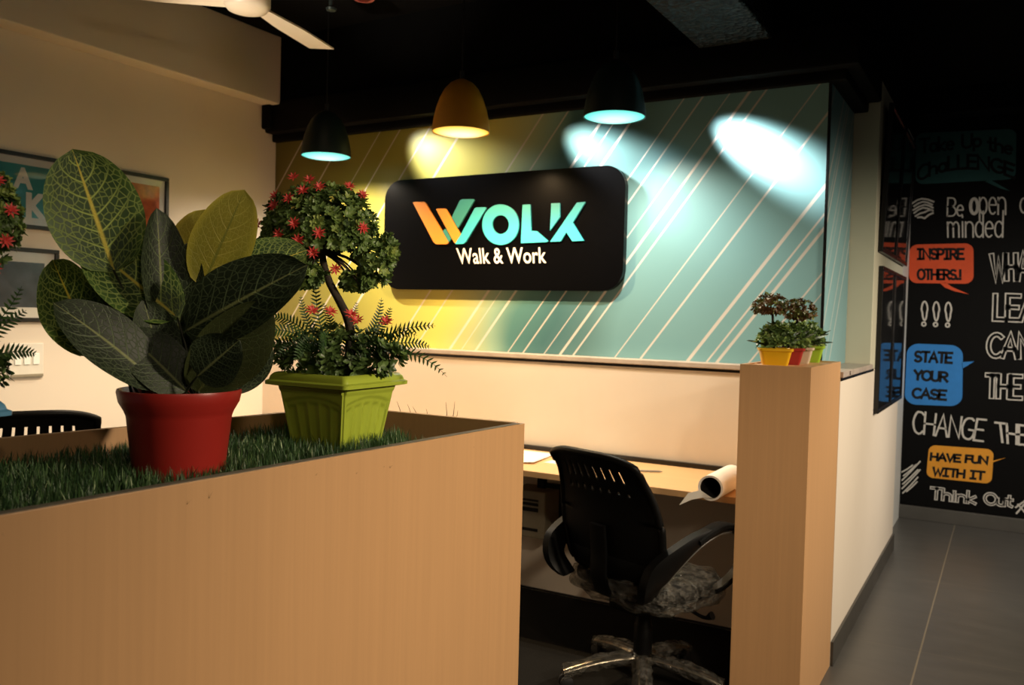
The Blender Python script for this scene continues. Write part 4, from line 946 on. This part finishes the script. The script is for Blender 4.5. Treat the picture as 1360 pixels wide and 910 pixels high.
def ribbon(mb, pts, w, off):
    P = [Vector(p) for p in pts]; m_ = len(P)
    if m_ < 2: return
    closed = (P[0]-P[-1]).length < 1e-5
    l, r = [], []
    for i, p in enumerate(P):
        a = P[i-1] if i else (P[-2] if closed else None); b = P[i+1] if i < m_-1 else (P[1] if closed else None)
        d1 = (p-a).normalized() if a is not None else None; d2 = (b-p).normalized() if b is not None else None
        t = ((d1 or d2)+(d2 or d1)); t = t.normalized() if t.length > .15 else (d2 or d1)
        nn = Vector((-t.z, 0, t.x)); sc = 1/max(.5, abs(nn.dot(Vector((-(d2 or d1).z, 0, (d2 or d1).x)))))
        ext = Vector((0, 0, 0))
        if not closed and i == 0: ext = -t*w*.4
        if not closed and i == m_-1: ext = t*w*.4
        l.append(p+nn*w/2*sc+ext+off); r.append(p-nn*w/2*sc+ext+off)
    mb.add(l+r, [(m_+i, m_+i+1, i+1, i) for i in range(m_-1)])
def layout(txt):
    x = 0; out = []; 
    for ch in txt:
        adv, st = G.get(ch, G[' ']); out += [[(x+a, b) for a, b in s] for s in st]; x += adv
    return out, x-.1
def letters(txt, quad, wpx, off=-.0008, mb=None, jit=0, seed=0, arch=0):
    st, tot = layout(txt); q_ = [at(*p, Y=YC) for p in quad]; mb = mb or MB(); w = wpx*6.5/F; rnd = random.Random(seed)
    for s in st:
        pts = [(a/tot, b) for a, b in s]
        ribbon(mb, [bil(q_, a, b+arch*(1-(2*a-1)**2))+Vector((rnd.uniform(-jit, jit), 0, rnd.uniform(-jit, jit))) for a, b in pts], w, Vector((0, off, 0)))
    return mb
def outline_letters(name, txt, quad, w_out, w_in):
    o = letters(txt, quad, w_out, -.0008); o.build(name, M['chalk'], cbd, fix=False)
    i = letters(txt, quad, w_in, -.0016); i.build('lettering_inside', M['board'], cbd, fix=False)
def bubble(quad, r, m, tail, off=-.0006):
    """rounded speech bubble from its four photo corners, with a pointed tail"""
    q_ = [at(*p, Y=YC) for p in quad]; wv = (q_[1]-q_[0]).length; hv = (q_[0]-q_[3]).length; pts = []; rm = r*6.5/F
    for cu, cv, a in ((1, 1, 0), (0, 1, 90), (0, 0, 180), (1, 0, 270)):
        for i in range(9):
            t = radians(a+90*i/8); u = (cu*wv+(-rm if cu else rm)+rm*cos(t))/wv; v = (cv*hv+(-rm if cv else rm)+rm*sin(t))/hv; pts.append(bil(q_, u, v)+Vector((0, off, 0)))
    mb = MB(); mb.prism(pts, (0, -off, 0)); tl = [at(*p, Y=YC)+Vector((0, off, 0)) for p in tail]; mb.prism(tl, (0, -off, 0))
    return mb.build('speech_bubble', m, cbd)
def ink(txt, quad, wpx, parent, arch=0): letters(txt, quad, wpx, -.0014, arch=arch).build('lettering', M['ink'], parent, fix=False)
B1 = bubble([(1216, 177), (1350, 171), (1349, 238), (1216, 245)], 9, M['dark_teal_bubble'], [(1308, 241), (1316, 239), (1342, 254), (1328, 250)])
ink('Take Up', [(1222, 185), (1303, 177), (1303, 194), (1222, 203)], 3.0, B1); ink('the', [(1312, 182), (1344, 188), (1344, 205), (1312, 199)], 3.0, B1)
ink('ChaLLENGE', [(1219, 223), (1346, 219), (1346, 236), (1219, 241)], 3.2, B1, .85)
B2 = bubble([(1208, 325), (1293, 323), (1293, 377), (1207, 376)], 10, M['orange_bubble'], [(1247, 375), (1256, 375), (1264, 381), (1287, 391), (1268, 387), (1255, 382)])
ink('INSPIRE', [(1219, 331), (1279, 331), (1279, 344), (1219, 344)], 3.2, B2); ink('OTHERS.!', [(1219, 358), (1277, 359), (1277, 371), (1219, 371)], 3.0, B2)
B3 = bubble([(1205, 456), (1279, 459), (1278, 540), (1201, 537)], 14, M['blue_bubble'], [(1277, 481), (1294, 480), (1278, 490)])
ink('STATE', [(1216, 467), (1264, 469), (1263, 482), (1215, 480)], 3.4, B3); ink('YOUR', [(1215, 492), (1259, 495), (1258, 507), (1214, 504)], 3.4, B3); ink('CASE', [(1213, 516), (1256, 519), (1255, 531), (1212, 528)], 3.4, B3)
B4 = bubble([(1234, 591), (1320, 597), (1317, 643), (1230, 634)], 8, M['amber_bubble'], [(1319, 612), (1336, 608), (1319, 614)])
ink('HAVE FUN', [(1237, 602), (1312, 607), (1311, 616), (1236, 611)], 3.0, B4); ink('WITH IT', [(1240, 621), (1307, 627), (1306, 637), (1239, 631)], 3.0, B4)
letters('Be', [(1259, 263), (1280, 263), (1279, 287), (1258, 287)], 1.8).build('lettering', M['chalk'], cbd, fix=False)
mb = MB(); letters('O', [(1289, 264), (1298, 264), (1298, 284), (1289, 284)], 3.6, mb=mb); letters('pen', [(1301, 248), (1336, 247), (1336, 285), (1301, 284)], 1.8, mb=mb); letters('a', [(1355, 250), (1366, 250), (1366, 283), (1355, 283)], 1.8, mb=mb); mb.build('lettering', M['chalk'], cbd, fix=False)
letters('minded', [(1258, 282), (1333, 280), (1332, 315), (1259, 315)], 1.8).build('lettering', M['chalk'], cbd, fix=False)
mb = MB()
for k2, (a, b, c_) in enumerate([((1212, 270), (1224, 264), (1240, 268)), ((1214, 274), (1226, 268), (1238, 272)), ((1213, 279), (1228, 272), (1239, 276)), ((1214, 283), (1226, 276), (1239, 280)), ((1216, 287), (1228, 282), (1238, 279)), ((1219, 289), (1228, 290), (1239, 283))]):
    ribbon(mb, [at(*p, Y=YC) for p in (a, ((a[0]+b[0])/2, (a[1]+b[1])/2-1), b, ((c_[0]+b[0])/2, (c_[1]+b[1])/2-1), c_)], 2.2*6.5/F, Vector((0, -.0008, 0)))
mb.build('scribble', M['chalk'], cbd, fix=False)
for x in (1228, 1243.5, 1259.5):
    mb = MB(); y_ = (x-1228)*.04
    for dx0, dx1, a0, a1, b in ((-4.5, 4.5, 399, 424, 0),):
        ribbon(mb, [at(x+4.2*sin(t)*(1 if cos(t) > 0 else .72), 413+y_-12.5*cos(t), Y=YC) for t in [2*pi*i/18 for i in range(19)]], 2.0*6.5/F, Vector((0, -.0008, 0)))
        ribbon(mb, [at(x-1+2.6*sin(t), 430.5+y_-2.6*cos(t), Y=YC) for t in [2*pi*i/10 for i in range(11)]], 1.9*6.5/F, Vector((0, -.0008, 0)))
    mb.build('exclamation_mark', M['chalk'], cbd, fix=False)
outline_letters('lettering', 'WHAT', [(1317, 339), (1380, 337), (1380, 372), (1318, 371)], 6.4, 3.4)
outline_letters('lettering', 'LEA', [(1322, 392), (1376, 394), (1376, 426), (1321, 424)], 6.6, 3.4)
outline_letters('lettering', 'CAN', [(1314, 444), (1372, 446), (1371, 476), (1312, 473)], 6.4, 3.2)
outline_letters('lettering', 'THE', [(1311, 498), (1355, 500), (1354, 529), (1310, 527)], 6.4, 3.2)
letters('CHANGE', [(1214, 546), (1309, 558), (1304, 586), (1212, 575)], 2.4, jit=.002, seed=3).build('lettering', M['chalk'], cbd, fix=False)
letters('THE', [(1322, 561), (1364, 566), (1362, 591), (1325, 587)], 2.6, jit=.002, seed=4).build('lettering', M['chalk'], cbd, fix=False)
mb = MB()
for a, b in (((1200, 632), (1217, 617)), ((1198, 638), (1222, 613)), ((1199, 643), (1219, 624)), ((1198, 649), (1222, 624)), ((1199, 655), (1219, 634)), ((1204, 653), (1218, 640)), ((1198, 627), (1212, 618))): ribbon(mb, [at(*a, Y=YC), at((a[0]+b[0])/2, (a[1]+b[1])/2+.6, Y=YC), at(*b, Y=YC)], 1.7*6.5/F, Vector((0, -.0008, 0)))
mb.build('scribble', M['chalk'], cbd, fix=False)
outline_letters('lettering', 'Think', [(1237, 648), (1296, 654), (1295, 669), (1236, 662)], 4.2, 1.2); outline_letters('lettering', 'Out', [(1308, 655), (1345, 659), (1344, 673), (1308, 669)], 4.2, 1.2)
mb = MB()
for a, b in (((1350, 682), (1362, 668)), ((1349, 674), (1363, 664)), ((1352, 670), (1364, 684))): ribbon(mb, [at(*a, Y=YC), at(*b, Y=YC)], 2*6.5/F, Vector((0, -.0008, 0)))
mb.build('scribble', M['chalk'], cbd, fix=False)
